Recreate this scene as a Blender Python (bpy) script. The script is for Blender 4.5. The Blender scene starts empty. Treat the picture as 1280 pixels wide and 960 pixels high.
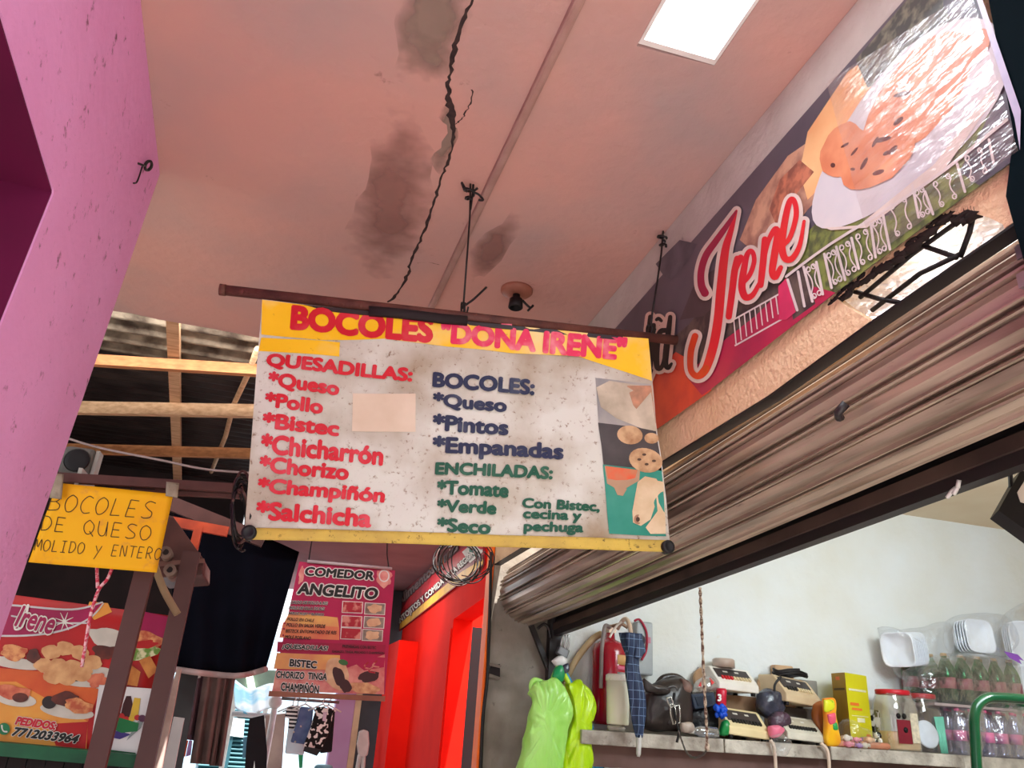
import bpy, bmesh, math, random
from mathutils import Vector, Matrix, noise
from mathutils.geometry import tessellate_polygon
random.seed(7)
PI = math.pi
SC = bpy.context.scene
COL = SC.collection

# ------------------------------------------------------------------ camera
FPX = 957.13
RM = Matrix(((0.9605, -0.1651, -0.2241), (-0.2702, -0.3635, -0.8915), (0.0657, 0.9168, -0.3938)))
_x = Vector(RM[0]); _y = Vector(RM[1]); _y = (_y - _x * _y.dot(_x) / _x.length_squared)
_x.normalize(); _y.normalize(); _z = _x.cross(_y)
RM = Matrix((_x, _y, _z))
CAM = Vector((0, 0, 1.5))
cd = bpy.data.cameras.new('camera'); co = bpy.data.objects.new('camera', cd); COL.objects.link(co)
co.matrix_world = Matrix.Translation(CAM) @ RM.to_4x4()
cd.sensor_fit = 'HORIZONTAL'; cd.sensor_width = 36; cd.lens = FPX / 1280 * 36
cd.clip_start = 0.02; cd.clip_end = 200
SC.camera = co
# ------------------------------------------------------------------ light
w = bpy.data.worlds.new('sky'); SC.world = w; w.use_nodes = True
bg = w.node_tree.nodes['Background']
bg.inputs[0].default_value = (0.93, 0.96, 1.0, 1); bg.inputs[1].default_value = 2.0


def area(name, loc, target, sx, sy, power, col=(1, 1, 1), spread=180):
    l = bpy.data.lights.new(name, 'AREA'); l.shape = 'RECTANGLE'; l.size = sx; l.size_y = sy
    l.energy = power; l.color = col; l.spread = math.radians(spread)
    o = bpy.data.objects.new(name, l); COL.objects.link(o); o.location = loc
    d = Vector(target) - Vector(loc)
    o.rotation_euler = d.to_track_quat('-Z', 'Y').to_euler()
    return o


# daylight of the open market entrance behind, the skylight in the slab, the shop's own lamp, plus added unseen fill lamps
sl = bpy.data.lights.new('sun', 'SUN'); sl.energy = 16; sl.angle = 0.01; sl.color = (1.0, 0.96, 0.90)
so = bpy.data.objects.new('sun', sl); COL.objects.link(so); so.location = (0, -4, 8)
so.rotation_euler = Vector((-0.10, 0.40, -0.91)).to_track_quat('-Z', 'Y').to_euler()
area('rafter_fill', (-0.9, 4.40, 3.585), (-0.9, 6.0, 3.5), 3.6, 0.08, 45, (1.0, 0.95, 0.88))  # unseen lamp added above the slab edge to brighten the rafters
area('corridor_fill', (0.70, 7.3, 2.70), (0.9, 7.3, 0), 0.5, 0.2, 14, (1.0, 0.92, 0.85))  # added fill with no real lamp there, brightens the red faces
area('red_stall_fill', (2.0, 5.9, 3.0), (1.9, 6.3, 0), 0.6, 0.4, 30, (1.0, 0.93, 0.86))  # unseen fill added inside the stall to brighten its red walls
area('skylight_daylight', (0.85, 1.27, 3.80), (0.85, 1.27, 0), 0.5, 0.9, 45, (0.86, 0.92, 1.0))
area('shop_lamp', (3.4, 2.2, 3.05), (3.4, 4.2, 1.0), 1.6, 1.0, 75, (0.80, 0.94, 1.0))
pl0 = bpy.data.lights.new('shop_ceiling_fill', 'POINT'); pl0.energy = 55; pl0.shadow_soft_size = .12; pl0.color = (0.86, 0.95, 1.0)  # unseen point fill added to brighten the shop ceiling
po = bpy.data.objects.new('shop_ceiling_fill', pl0); COL.objects.link(po); po.location = (3.9, 2.4, 2.55)
area('street_daylight', (0.2, 12.4, 3.2), (0.2, 10.6, 1.0), 2.5, 1.5, 30, (0.9, 0.95, 1.0))
SC.view_settings.view_transform = 'Standard'; SC.view_settings.look = 'None'
SC.view_settings.exposure = 0.0; SC.view_settings.gamma = 1.0
SC.view_settings.use_curve_mapping = False


# ------------------------------------------------------------------ pixel -> place
def ray(px, py):
    return RM @ Vector(((px - 640) / FPX, -(py - 480) / FPX, -1.0))


def atX(px, py, X):
    r = ray(px, py); return CAM + r * (X / r.x)


def atY(px, py, Y):
    r = ray(px, py); return CAM + r * (Y / r.y)


def atZ(px, py, Z):
    r = ray(px, py); return CAM + r * ((Z - CAM.z) / r.z)


def atP(px, py, p0, n):
    r = ray(px, py); return CAM + r * ((p0 - CAM).dot(n) / r.dot(n))


# ------------------------------------------------------------------ materials
def lin(c):
    def f(v):
        v /= 255.0
        return v / 12.92 if v <= 0.04045 else ((v + 0.055) / 1.055) ** 2.4
    return (f(c[0]), f(c[1]), f(c[2]), 1)


def M(name, rgb, rough=0.6, rgb2=None, scale=6.0, thr=(0.35, 0.7), bump=0.0, bscale=30.0, metal=0.0, coat=0.0,
      spec=0.4, specks=None, speck_scale=40.0, speck_thr=0.12, trans=0.0, emit=0.0, sub=0.0, detail=5.0, stretch=(1, 1, 1)):
    m = bpy.data.materials.new(name); m.use_nodes = True
    nt = m.node_tree; b = nt.nodes['Principled BSDF']; L = nt.links
    b.inputs['Roughness'].default_value = rough; b.inputs['Metallic'].default_value = metal
    b.inputs['Specular IOR Level'].default_value = spec
    b.inputs['Coat Weight'].default_value = coat; b.inputs['Coat Roughness'].default_value = 0.12
    b.inputs['Transmission Weight'].default_value = trans
    b.inputs['Base Color'].default_value = lin(rgb)
    if sub: b.inputs['Subsurface Weight'].default_value = sub; b.inputs['Subsurface Radius'].default_value = (0.05, 0.05, 0.03)
    if emit:
        b.inputs['Emission Color'].default_value = lin(rgb); b.inputs['Emission Strength'].default_value = emit
    tc = nt.nodes.new('ShaderNodeTexCoord')
    mp = nt.nodes.new('ShaderNodeMapping'); mp.inputs['Scale'].default_value = stretch
    L.new(tc.outputs['Object'], mp.inputs['Vector'])
    vec = mp.outputs['Vector']
    colr = None
    c2 = rgb2 if rgb2 else tuple(max(0, v * 0.86) for v in rgb)
    n = nt.nodes.new('ShaderNodeTexNoise'); n.inputs['Scale'].default_value = scale; n.inputs['Detail'].default_value = detail
    L.new(vec, n.inputs['Vector'])
    r = nt.nodes.new('ShaderNodeMapRange'); r.inputs['From Min'].default_value = thr[0]; r.inputs['From Max'].default_value = thr[1]
    L.new(n.outputs['Fac'], r.inputs['Value'])
    mx = nt.nodes.new('ShaderNodeMix'); mx.data_type = 'RGBA'
    mx.inputs['A'].default_value = lin(rgb); mx.inputs['B'].default_value = lin(c2)
    L.new(r.outputs['Result'], mx.inputs['Factor']); colr = mx.outputs['Result']
    if specks:
        n2 = nt.nodes.new('ShaderNodeTexNoise'); n2.inputs['Scale'].default_value = speck_scale; n2.inputs['Detail'].default_value = 8
        n2.inputs['Roughness'].default_value = 0.7
        L.new(vec, n2.inputs['Vector'])
        r2 = nt.nodes.new('ShaderNodeMapRange'); r2.inputs['From Min'].default_value = 0.62 - speck_thr * 0.2
        r2.inputs['From Max'].default_value = 0.72 - speck_thr * 0.2
        L.new(n2.outputs['Fac'], r2.inputs['Value'])
        m2 = nt.nodes.new('ShaderNodeMix'); m2.data_type = 'RGBA'; m2.inputs['B'].default_value = lin(specks)
        L.new(colr, m2.inputs['A']); L.new(r2.outputs['Result'], m2.inputs['Factor']); colr = m2.outputs['Result']
    L.new(colr, b.inputs['Base Color'])
    if bump:
        n3 = nt.nodes.new('ShaderNodeTexNoise'); n3.inputs['Scale'].default_value = bscale; n3.inputs['Detail'].default_value = 6
        L.new(vec, n3.inputs['Vector'])
        bp = nt.nodes.new('ShaderNodeBump'); bp.inputs['Strength'].default_value = min(1, bump); bp.inputs['Distance'].default_value = 0.02
        L.new(n3.outputs['Fac'], bp.inputs['Height']); L.new(bp.outputs['Normal'], b.inputs['Normal'])
    return m


def FILM(name, tint=(255, 255, 255), base=0.12, edge=0.5, rough=0.12, bump=0.5, bscale=25.0, gcol=(255, 255, 255), diffuse=0.0, stretch=(1, 1, 1)):
    """clear plastic film: mostly see-through, glossy where it turns away or wrinkles"""
    m = bpy.data.materials.new(name); m.use_nodes = True
    nt = m.node_tree; L = nt.links; nt.nodes.remove(nt.nodes['Principled BSDF'])
    out = nt.nodes['Material Output']
    tr = nt.nodes.new('ShaderNodeBsdfTransparent'); tr.inputs[0].default_value = lin(tint)
    gl = nt.nodes.new('ShaderNodeBsdfPrincipled'); gl.inputs['Base Color'].default_value = lin(gcol); gl.inputs['Metallic'].default_value = .75
    gl.inputs['Roughness'].default_value = rough; gl.inputs['Specular IOR Level'].default_value = 0.8
    tc = nt.nodes.new('ShaderNodeTexCoord'); n = nt.nodes.new('ShaderNodeTexNoise')
    mp = nt.nodes.new('ShaderNodeMapping'); mp.inputs['Scale'].default_value = stretch
    L.new(tc.outputs['Object'], mp.inputs['Vector']); L.new(mp.outputs['Vector'], n.inputs['Vector'])
    n.inputs['Scale'].default_value = bscale; n.inputs['Detail'].default_value = 3
    bp = nt.nodes.new('ShaderNodeBump'); bp.inputs['Strength'].default_value = bump; bp.inputs['Distance'].default_value = 0.03
    L.new(n.outputs['Fac'], bp.inputs['Height']); L.new(bp.outputs['Normal'], gl.inputs['Normal'])
    lw = nt.nodes.new('ShaderNodeLayerWeight'); lw.inputs['Blend'].default_value = 0.35
    L.new(bp.outputs['Normal'], lw.inputs['Normal'])
    mr = nt.nodes.new('ShaderNodeMapRange'); mr.inputs['To Min'].default_value = base; mr.inputs['To Max'].default_value = edge
    L.new(lw.outputs['Facing'], mr.inputs['Value'])
    mx = nt.nodes.new('ShaderNodeMixShader'); L.new(mr.outputs['Result'], mx.inputs[0])
    L.new(tr.outputs[0], mx.inputs[1]); L.new(gl.outputs[0], mx.inputs[2]); L.new(mx.outputs[0], out.inputs['Surface'])
    return m


def TRANSLUCENT(name, rgb):
    m = M(name, rgb, .5, tuple(v * .9 for v in rgb), 16, bump=.8, bscale=50); nt = m.node_tree; L = nt.links; b = nt.nodes['Principled BSDF']
    t = nt.nodes.new('ShaderNodeBsdfTranslucent'); t.inputs[0].default_value = lin(rgb); mx = nt.nodes.new('ShaderNodeMixShader'); mx.inputs[0].default_value = .6
    L.new(b.outputs[0], mx.inputs[1]); L.new(t.outputs[0], mx.inputs[2]); L.new(mx.outputs[0], nt.nodes['Material Output'].inputs['Surface']); return m


def SOFT(name, rgb, amt=.8, hard=1.0):
    """stain that thins out to nothing at its ragged rim"""
    m = M(name, rgb, .95, tuple(v * .9 for v in rgb), 6); nt = m.node_tree; L = nt.links; b = nt.nodes['Principled BSDF']
    tc = nt.nodes.new('ShaderNodeTexCoord'); mp = nt.nodes.new('ShaderNodeMapping'); mp.inputs['Location'].default_value = (-.5, -.5, 0); L.new(tc.outputs['Generated'], mp.inputs['Vector'])
    sx = nt.nodes.new('ShaderNodeSeparateXYZ'); L.new(mp.outputs['Vector'], sx.inputs[0]); cb = nt.nodes.new('ShaderNodeCombineXYZ'); L.new(sx.outputs[0], cb.inputs[0]); L.new(sx.outputs[1], cb.inputs[1])
    ln = nt.nodes.new('ShaderNodeVectorMath'); ln.operation = 'LENGTH'; L.new(cb.outputs[0], ln.inputs[0])
    n = nt.nodes.new('ShaderNodeTexNoise'); n.inputs['Scale'].default_value = 7; n.inputs['Detail'].default_value = 6; L.new(tc.outputs['Object'], n.inputs['Vector'])
    ad = nt.nodes.new('ShaderNodeMath'); ad.operation = 'MULTIPLY_ADD'; ad.inputs[1].default_value = .55; L.new(n.outputs['Fac'], ad.inputs[0]); L.new(ln.outputs['Value'], ad.inputs[2])
    r = nt.nodes.new('ShaderNodeMapRange'); r.inputs['From Min'].default_value = .72; r.inputs['From Max'].default_value = .72 - .34 / hard; r.inputs['To Max'].default_value = amt; L.new(ad.outputs[0], r.inputs['Value'])
    L.new(r.outputs['Result'], b.inputs['Alpha']); return m


# ------------------------------------------------------------------ mesh builder
class MB:
    def __init__(s):
        s.v = []; s.f = []; s.m = []; s.sm = []

    def add(s, vs, fs, mi=0, smooth=False):
        b = len(s.v); s.v += [Vector(p) for p in vs]
        for f in fs:
            s.f.append([b + i for i in f]); s.m.append(mi); s.sm.append(smooth)
        return s

    def obox(s, c, x, y, z, mi=0):
        """box from centre and three half-axis vectors"""
        c = Vector(c); x = Vector(x); y = Vector(y); z = Vector(z)
        vs = [c + x * i + y * j + z * k for k in (-1, 1) for j in (-1, 1) for i in (-1, 1)]
        return s.add(vs, [(0, 2, 3, 1), (4, 5, 7, 6), (0, 1, 5, 4), (2, 6, 7, 3), (0, 4, 6, 2), (1, 3, 7, 5)], mi)

    def box(s, a, b, mi=0):
        a = Vector(a); b = Vector(b); c = (a + b) / 2; h = (b - a) / 2
        return s.obox(c, (abs(h.x), 0, 0), (0, abs(h.y), 0), (0, 0, abs(h.z)), mi)

    def beam(s, p, q, wd, ht, up=(0, 0, 1), mi=0):
        p = Vector(p); q = Vector(q); d = (q - p); l = d.length; d.normalize()
        sd = d.cross(Vector(up)).normalized(); u = sd.cross(d)
        return s.obox((p + q) / 2, d * l / 2, sd * wd / 2, u * ht / 2, mi)

    def tube(s, pts, r, n=8, mi=0, cap=True, closed=False):
        pts = [Vector(p) for p in pts]; N = len(pts)
        rs = r if isinstance(r, (list, tuple)) else [r] * N
        vs = []; prev = None
        for i, p in enumerate(pts):
            a = pts[max(i - 1, 0)]; b = pts[min(i + 1, N - 1)]
            if closed: a = pts[i - 1]; b = pts[(i + 1) % N]
            d = (b - a); d = d.normalized() if d.length > 1e-9 else Vector((0, 0, 1))
            if prev is None:
                prev = d.cross(Vector((0, 0, 1)) if abs(d.z) < 0.9 else Vector((1, 0, 0))).normalized()
            u = (prev - d * prev.dot(d)); u = u.normalized() if u.length > 1e-6 else d.orthogonal().normalized()
            prev = u; t = d.cross(u)
            for k in range(n):
                a_ = 2 * PI * k / n; vs.append(p + (u * math.cos(a_) + t * math.sin(a_)) * rs[i])
        fs = []
        for i in range(N if closed else N - 1):
            j = (i + 1) % N
            for k in range(n):
                k2 = (k + 1) % n; fs.append((i * n + k, i * n + k2, j * n + k2, j * n + k))
        s.add(vs, fs, mi, True)
        if cap and not closed:
            s.add(vs[:n], [tuple(range(n))[::-1]], mi); s.add(vs[-n:], [tuple(range(n))], mi)
        return s

    def lathe(s, prof, o=(0, 0, 0), n=20, axis=(0, 0, 1), mi=0, sq=None, smooth=True):
        """profile [(r,h)]; sq = superellipse power for rounded-square sections"""
        o = Vector(o); az = Vector(axis).normalized(); ax = Vector((1, 0, 0)) if abs(az.z) > 0.99 else az.cross(Vector((0, 0, 1))).normalized()
        ay = az.cross(ax)
        vs = []
        for r, h in prof:
            for k in range(n):
                a = 2 * PI * k / n; c, d = math.cos(a), math.sin(a); q = 1
                if sq: q = 1 / (abs(c) ** sq + abs(d) ** sq) ** (1 / sq)
                vs.append(o + az * h + (ax * c + ay * d) * r * q)
        fs = [(i * n + k, i * n + (k + 1) % n, (i + 1) * n + (k + 1) % n, (i + 1) * n + k) for i in range(len(prof) - 1) for k in range(n)]
        s.add(vs, fs, mi, smooth)
        if prof[0][0] > 1e-5: s.add(vs[:n], [tuple(range(n))[::-1]], mi)
        if prof[-1][0] > 1e-5: s.add(vs[-n:], [tuple(range(n))], mi)
        return s

    def ell(s, c, rx, ry, rz, n=16, m=10, mi=0, nz=0.0, nf=6.0, rot=None):
        c = Vector(c); vs = []; fs = []
        for i in range(m + 1):
            t = PI * i / m
            for k in range(n):
                a = 2 * PI * k / n
                d = Vector((math.sin(t) * math.cos(a), math.sin(t) * math.sin(a), math.cos(t)))
                q = 1 + nz * noise.noise(d * nf * 0.4 + c * 7)
                p = Vector((d.x * rx, d.y * ry, d.z * rz)) * q
                if rot: p = rot @ p
                vs.append(c + p)
        for i in range(m):
            for k in range(n):
                fs.append((i * n + k, (i + 1) * n + k, (i + 1) * n + (k + 1) % n, i * n + (k + 1) % n))
        return s.add(vs, fs, mi, True)

    def prism(s, pts, vec, mi=0, smooth=False):
        """extrude a planar (possibly concave) outline along vec"""
        pts = [Vector(p) for p in pts]; vec = Vector(vec); n = len(pts)
        tr = tessellate_polygon([pts])
        vs = pts + [p + vec for p in pts]
        fs = [tuple(t) for t in tr] + [tuple(i + n for i in t[::-1]) for t in tr]
        s.add(vs, fs, mi)
        s.add(vs, [(i, (i + 1) % n, (i + 1) % n + n, i + n) for i in range(n)], mi, smooth)
        return s

    def holed(s, loops, vec, mi=0):
        loops = [[Vector(p) for p in l] for l in loops]; vec = Vector(vec)
        tr = tessellate_polygon(loops); flat = [p for l in loops for p in l]; n = len(flat)
        s.add(flat + [p + vec for p in flat], [tuple(t) for t in tr] + [tuple(i + n for i in t[::-1]) for t in tr], mi)
        b = 0
        for l in loops:
            k = len(l)
            s.add(l + [p + vec for p in l], [(i, (i + 1) % k, (i + 1) % k + k, i + k) for i in range(k)], mi)
        return s

    def loft(s, rings, mi=0, cap=True, smooth=True):
        n = len(rings[0]); vs = [p for r in rings for p in r]
        fs = [(i * n + k, i * n + (k + 1) % n, (i + 1) * n + (k + 1) % n, (i + 1) * n + k) for i in range(len(rings) - 1) for k in range(n)]
        s.add(vs, fs, mi, smooth)
        if cap: s.add(rings[0], [tuple(range(n))[::-1]], mi, smooth); s.add(rings[-1], [tuple(range(n))], mi, smooth)
        return s

    def grid(s, fn, nu, nv, mi=0, smooth=True):
        vs = [fn(i / nu, j / nv) for j in range(nv + 1) for i in range(nu + 1)]
        fs = [(j * (nu + 1) + i, j * (nu + 1) + i + 1, (j + 1) * (nu + 1) + i + 1, (j + 1) * (nu + 1) + i) for j in range(nv) for i in range(nu)]
        return s.add(vs, fs, mi, smooth)

    def build(s, name, mats, parent=None, solid=0.0, bevel=0.0):
        if not isinstance(mats, (list, tuple)): mats = [mats]
        off = Vector((0, 0, 0))
        if parent is not None:
            p = parent
            while p is not None: off += p.location; p = p.parent
        else:
            lo = Vector([min(v[i] for v in s.v) for i in range(3)]); hi = Vector([max(v[i] for v in s.v) for i in range(3)])
            off = Vector(((lo.x + hi.x) / 2, (lo.y + hi.y) / 2, lo.z))
        me = bpy.data.meshes.new(name)
        me.from_pydata([tuple(v - off) for v in s.v], [], s.f)
        for m in mats: me.materials.append(m)
        me.polygons.foreach_set('material_index', s.m); me.polygons.foreach_set('use_smooth', s.sm)
        bm = bmesh.new(); bm.from_mesh(me); bmesh.ops.remove_doubles(bm, verts=bm.verts, dist=1e-6)
        bmesh.ops.recalc_face_normals(bm, faces=bm.faces); bm.to_mesh(me); bm.free()
        me.update()
        o = bpy.data.objects.new(name, me); COL.objects.link(o)
        if parent is not None: o.parent = parent
        else: o.location = off
        if solid:
            md = o.modifiers.new('solid', 'SOLIDIFY'); md.thickness = solid; md.offset = 0
        if bevel:
            md = o.modifiers.new('bevel', 'BEVEL'); md.width = bevel; md.segments = 2; md.limit_method = 'ANGLE'; md.angle_limit = 0.7
        return o


def tag(o, label=None, cat=None, group=None, kind=None):
    if label: o['label'] = label
    if cat: o['category'] = cat
    if group: o['group'] = group
    if kind: o['kind'] = kind
    return o


def thing(name, label, cat, loc=(0, 0, 0), rotz=0, group=None):
    o = bpy.data.objects.new(name, None); COL.objects.link(o); o.location = loc; o.rotation_euler = (0, 0, rotz)
    o.empty_display_size = 0.05
    return tag(o, label, cat, group)


def struct(name, mb, mats, **k):
    o = mb.build(name, mats, **k); o['kind'] = 'structure'; return o


def dup(src, loc, rotz=0, label=None, rot=None, scale=None):
    r = src.copy(); COL.objects.link(r); r.location = loc; r.rotation_euler = rot if rot else (0, 0, rotz)
    if scale: r.scale = scale
    if label: r['label'] = label
    for ch in list(src.children):
        c = ch.copy(); COL.objects.link(c); c.parent = r
        for g in list(ch.children):
            d = g.copy(); COL.objects.link(d); d.parent = c
    return r


def smooth_path(pts, k=6):
    """Catmull-Rom through tuples of any length"""
    out = []
    n = len(pts)
    for i in range(n - 1):
        p0 = pts[max(i - 1, 0)]; p1 = pts[i]; p2 = pts[i + 1]; p3 = pts[min(i + 2, n - 1)]
        for j in range(k):
            t = j / k
            out.append(tuple(0.5 * (2 * b + (c - a) * t + (2 * a - 5 * b + 4 * c - d) * t * t + (3 * b - a - 3 * c + d) * t ** 3)
                             for a, b, c, d in zip(p0, p1, p2, p3)))
    out.append(tuple(pts[-1]))
    return out


# ------------------------------------------------------------------ printed sheets and lettering
_glyph = {}


def glyphs(txt, bold=0.0, shear=0.0, spacing=1.0):
    key = (txt, bold, shear, spacing)
    if key in _glyph: return _glyph[key]
    cu = bpy.data.curves.new('lettering', 'FONT'); cu.body = txt; cu.offset = bold; cu.shear = shear; cu.space_character = spacing
    cu.resolution_u = 4; cu.fill_mode = 'FRONT'
    o = bpy.data.objects.new('lettering', cu); COL.objects.link(o)
    dg = bpy.context.evaluated_depsgraph_get(); dg.update()
    me = bpy.data.meshes.new_from_object(o.evaluated_get(dg))
    vs = [(v.co.x, v.co.y) for v in me.vertices]; fs = [tuple(p.vertices) for p in me.polygons]
    bpy.data.objects.remove(o); bpy.data.curves.remove(cu); bpy.data.meshes.remove(me)
    _glyph[key] = (vs, fs); return vs, fs


class Sheet:
    """a flat printed thing standing on a real plane; prints are laid on it in thin layers"""
    def __init__(s, p0, n, step=0.0006, disp=None):
        s.p0 = Vector(p0); s.n = Vector(n).normalized(); s.step = step; s.disp = disp; s.cnt = 0
        if s.n.dot(CAM - s.p0) < 0: s.n = -s.n

    def at(s, px, py, layer=0):
        p = atP(px, py, s.p0, s.n); h = s.step * layer
        if s.disp: h += s.disp(p)
        return p + s.n * h

    def nxt(s):
        s.cnt += 1; return 0.04 * (s.cnt % 20)

    def poly(s, mb, pts, mi, layer=1):
        layer += s.nxt()
        P = [s.at(x, y, layer) for x, y in pts]
        flat = [Vector((x, y, 0)) for x, y in pts]
        mb.add(P, [tuple(t) for t in tessellate_polygon([flat])], mi)

    def quadgrid(s, mb, c, mi, layer=1, nu=20, nv=4):
        (a, b, c_, d) = [Vector(q) for q in c]
        mb.grid(lambda u, v: s.at(*((a * (1 - u) + b * u) * (1 - v) + (d * (1 - u) + c_ * u) * v), layer), nu, nv, mi)

    def ell(s, mb, cx, cy, rx, ry, mi, layer=2, rot=0, n=22, wob=0.0):
        c, d = math.cos(math.radians(rot)), math.sin(math.radians(rot)); pts = []
        for k in range(n):
            a = 2 * PI * k / n; q = 1 + wob * noise.noise(Vector((math.cos(a) * 1.7 + cx, math.sin(a) * 1.7 + cy, 3)))
            x, y = rx * math.cos(a) * q, ry * math.sin(a) * q
            pts.append((cx + x * c - y * d, cy + x * d + y * c))
        s.poly(mb, pts, mi, layer)

    def ring(s, mb, cx, cy, rx, ry, wd, mi, layer=3, rot=0, a0=0, a1=360):
        pts = []
        for k in range(17):
            a = math.radians(a0 + (a1 - a0) * k / 16); c, d = math.cos(math.radians(rot)), math.sin(math.radians(rot))
            x, y = rx * math.cos(a), ry * math.sin(a); pts.append((cx + x * c - y * d, cy + x * d + y * c, wd))
        s.stroke(mb, pts, mi, layer, k=1)

    def stroke(s, mb, pts, mi, layer=3, k=6, grow=0.0):
        P = smooth_path(pts, k) if k > 1 else list(pts)
        lay0 = layer + s.nxt(); layer = lay0; n = len(P); L = []; R = []
        for i in range(n):
            x, y, r = P[i]; r += grow
            a = P[max(i - 1, 0)]; b = P[min(i + 1, n - 1)]
            dx, dy = b[0] - a[0], b[1] - a[1]; l = math.hypot(dx, dy) or 1
            nx, ny = -dy / l * r, dx / l * r
            L.append((x + nx, y + ny)); R.append((x - nx, y - ny))
        vs = [s.at(x, y, lay0 + .012 * i) for i, (x, y) in enumerate(L)] + [s.at(x, y, lay0 + .012 * i) for i, (x, y) in enumerate(R)]
        mb.add(vs, [(i, i + 1, n + i + 1, n + i) for i in range(n - 1)], mi)
        for e, o in ((0, 1), (n - 1, n - 2)):
            x, y, r = P[e]; r += grow
            if r < 0.9: continue
            a0 = math.atan2(y - P[o][1], x - P[o][0])
            mb.add([s.at(x + r * math.cos(a0 + t), y + r * math.sin(a0 + t), layer) for t in [-PI / 2 + PI * q / 8 for q in range(9)]], [tuple(range(9))], mi)

    def text(s, mb, txt, tl, tr, bl, mi=0, bold=0.03, shear=0.0, layer=4, spacing=1.0, outline=0.0, omi=None):
        base, fs0 = glyphs(txt, 0.0, shear, spacing)
        x0 = min(v[0] for v in base); x1 = max(v[0] for v in base); y0 = min(v[1] for v in base); y1 = max(v[1] for v in base)
        tl = Vector(tl); tr = Vector(tr); bl = Vector(bl)

        hgt = y1 - y0

        def put(rad, m, lay):
            n = 0 if rad <= 0 else (6 if rad < .06 else 10)
            offs = [(0, 0)] + [(rad * math.cos(2 * PI * i / n + .4), rad * math.sin(2 * PI * i / n + .4)) for i in range(n)]
            for i, (ox, oy) in enumerate(offs):
                P = []
                for x, y in base:
                    u = (x + ox - x0) / (x1 - x0); v = (y1 - y - oy) / hgt; q = tl + (tr - tl) * u + (bl - tl) * v
                    P.append(s.at(q.x, q.y, lay + .03 * i))
                mb.add(P, fs0, m)
        layer += s.nxt()
        put(bold, mi, layer)
        if omi is not None: put(bold + outline, omi, layer - 1)


PEN = {'B': [[(0, 0), (0, 1)], [(0, 0), (.6, .05), (.75, .25), (.5, .45), (0, .48)], [(.5, .47), (.85, .65), (.75, .92), (0, 1)]],
       'O': [[(.45, 0), (.1, .2), (0, .6), (.25, .98), (.65, .95), (.95, .6), (.85, .2), (.45, 0)]],
       'C': [[(.9, .1), (.5, 0), (.1, .3), (.05, .7), (.4, 1), (.9, .95)]], 'L': [[(.15, 0), (.05, 1)], [(.05, 1), (.8, .97)]],
       'E': [[(.1, 0), (0, 1)], [(.1, 0), (.8, .02)], [(.05, .5), (.65, .5)], [(0, 1), (.75, .98)]],
       'S': [[(.9, .08), (.4, 0), (.1, .22), (.4, .45), (.8, .65), (.75, .92), (.3, 1), (0, .92)]],
       'D': [[(.1, 0), (.05, 1)], [(0, .02), (.6, .05), (.9, .45), (.6, .9), (.05, 1)]],
       'Q': [[(.45, 0), (.05, .3), (.05, .7), (.4, .98), (.8, .8), (.9, .35), (.45, 0)], [(.55, .75), (.95, 1.1)]],
       'U': [[(.05, 0), (.05, .7), (.35, 1), (.7, .85), (.8, 0)], [(.8, 0), (.85, 1)]],
       'M': [[(0, 1), (.1, 0), (.45, .7), (.85, 0), (1, 1)]], 'I': [[(.45, 0), (.4, 1)], [(.1, 0), (.8, 0)], [(.05, 1), (.75, 1)]],
       'y': [[(.05, .2), (.45, .7)], [(.95, .2), (.1, 1.4)]], 'N': [[(0, 1), (.05, 0), (.75, .95), (.8, 0)]],
       'T': [[(0, 0), (1, .02)], [(.5, 0), (.45, 1)]], 'R': [[(.05, 1), (.1, 0), (.7, .1), (.7, .4), (.1, .55)], [(.3, .5), (.8, 1)]], ' ': []}


def pen_line(sh, mb, txt, tl, tr, bl, wd, mi=0, layer=2):
    tl = Vector(tl); tr = Vector(tr); bl = Vector(bl); n = len(txt)
    for i, c in enumerate(txt):
        for st in PEN[c]:
            pts = []
            for x, y in st:
                q = tl + (tr - tl) * ((i + x * 0.78) / (n - 0.22)) + (bl - tl) * y
                pts.append((q.x, q.y, wd))
            sh.stroke(mb, pts, mi, layer, k=5 if len(pts) > 2 else 1)

# ================================================================== THE SETTING
CEIL = 3.40; XR = 1.24; SLAB = 4.25
m_ceil = M('salmon_plaster', (208, 160, 150), 0.85, (178, 156, 154), 1.1, (0.42, 0.72), bump=0.25, bscale=18, specks=(120, 84, 76), speck_scale=5, speck_thr=-0.15)  # greyer second tone paints the cool skylight tint into the plaster colour
m_pink = M('pink_paint', (236, 164, 224), 0.7, (230, 154, 214), 2.2, bump=0.18, bscale=22, specks=(120, 70, 96), speck_scale=16, speck_thr=0.1)
m_magenta = M('magenta_paint', (104, 0, 64), 0.8, (92, 0, 56), 3)
m_stucco = M('beige_stucco', (240, 208, 168), 0.9, (230, 194, 152), 4, bump=0.55, bscale=60)
m_concrete = M('bare_concrete', (160, 152, 142), 0.9, (118, 110, 100), 4.5, (0.3, 0.75), bump=0.5, bscale=16, specks=(92, 84, 76), speck_scale=14, speck_thr=0.0)
m_white = M('white_limewash', (228, 234, 238), 0.85, (220, 220, 212), 1.5, (0.35, 0.75), bump=0.3, bscale=20, specks=(206, 190, 160), speck_scale=2.2, speck_thr=-0.2)
m_cream = M('cream_plaster', (228, 212, 186), 0.85, (220, 200, 170), 2)
m_red = M('red_wall_paint', (240, 28, 10), 0.85, (228, 20, 8), 3, spec=.15)
m_orange = M('orange_paint', (255, 122, 20), 0.5, (244, 100, 12), 5)
m_steel = M('dark_painted_steel', (34, 26, 30), 0.45, (34, 28, 30), 7, spec=0.5)
m_steel2 = M('brown_painted_steel', (84, 66, 58), 0.6, (58, 44, 40), 5, spec=0.5)
m_black = M('black_paint', (20, 18, 22), 0.5)
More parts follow.
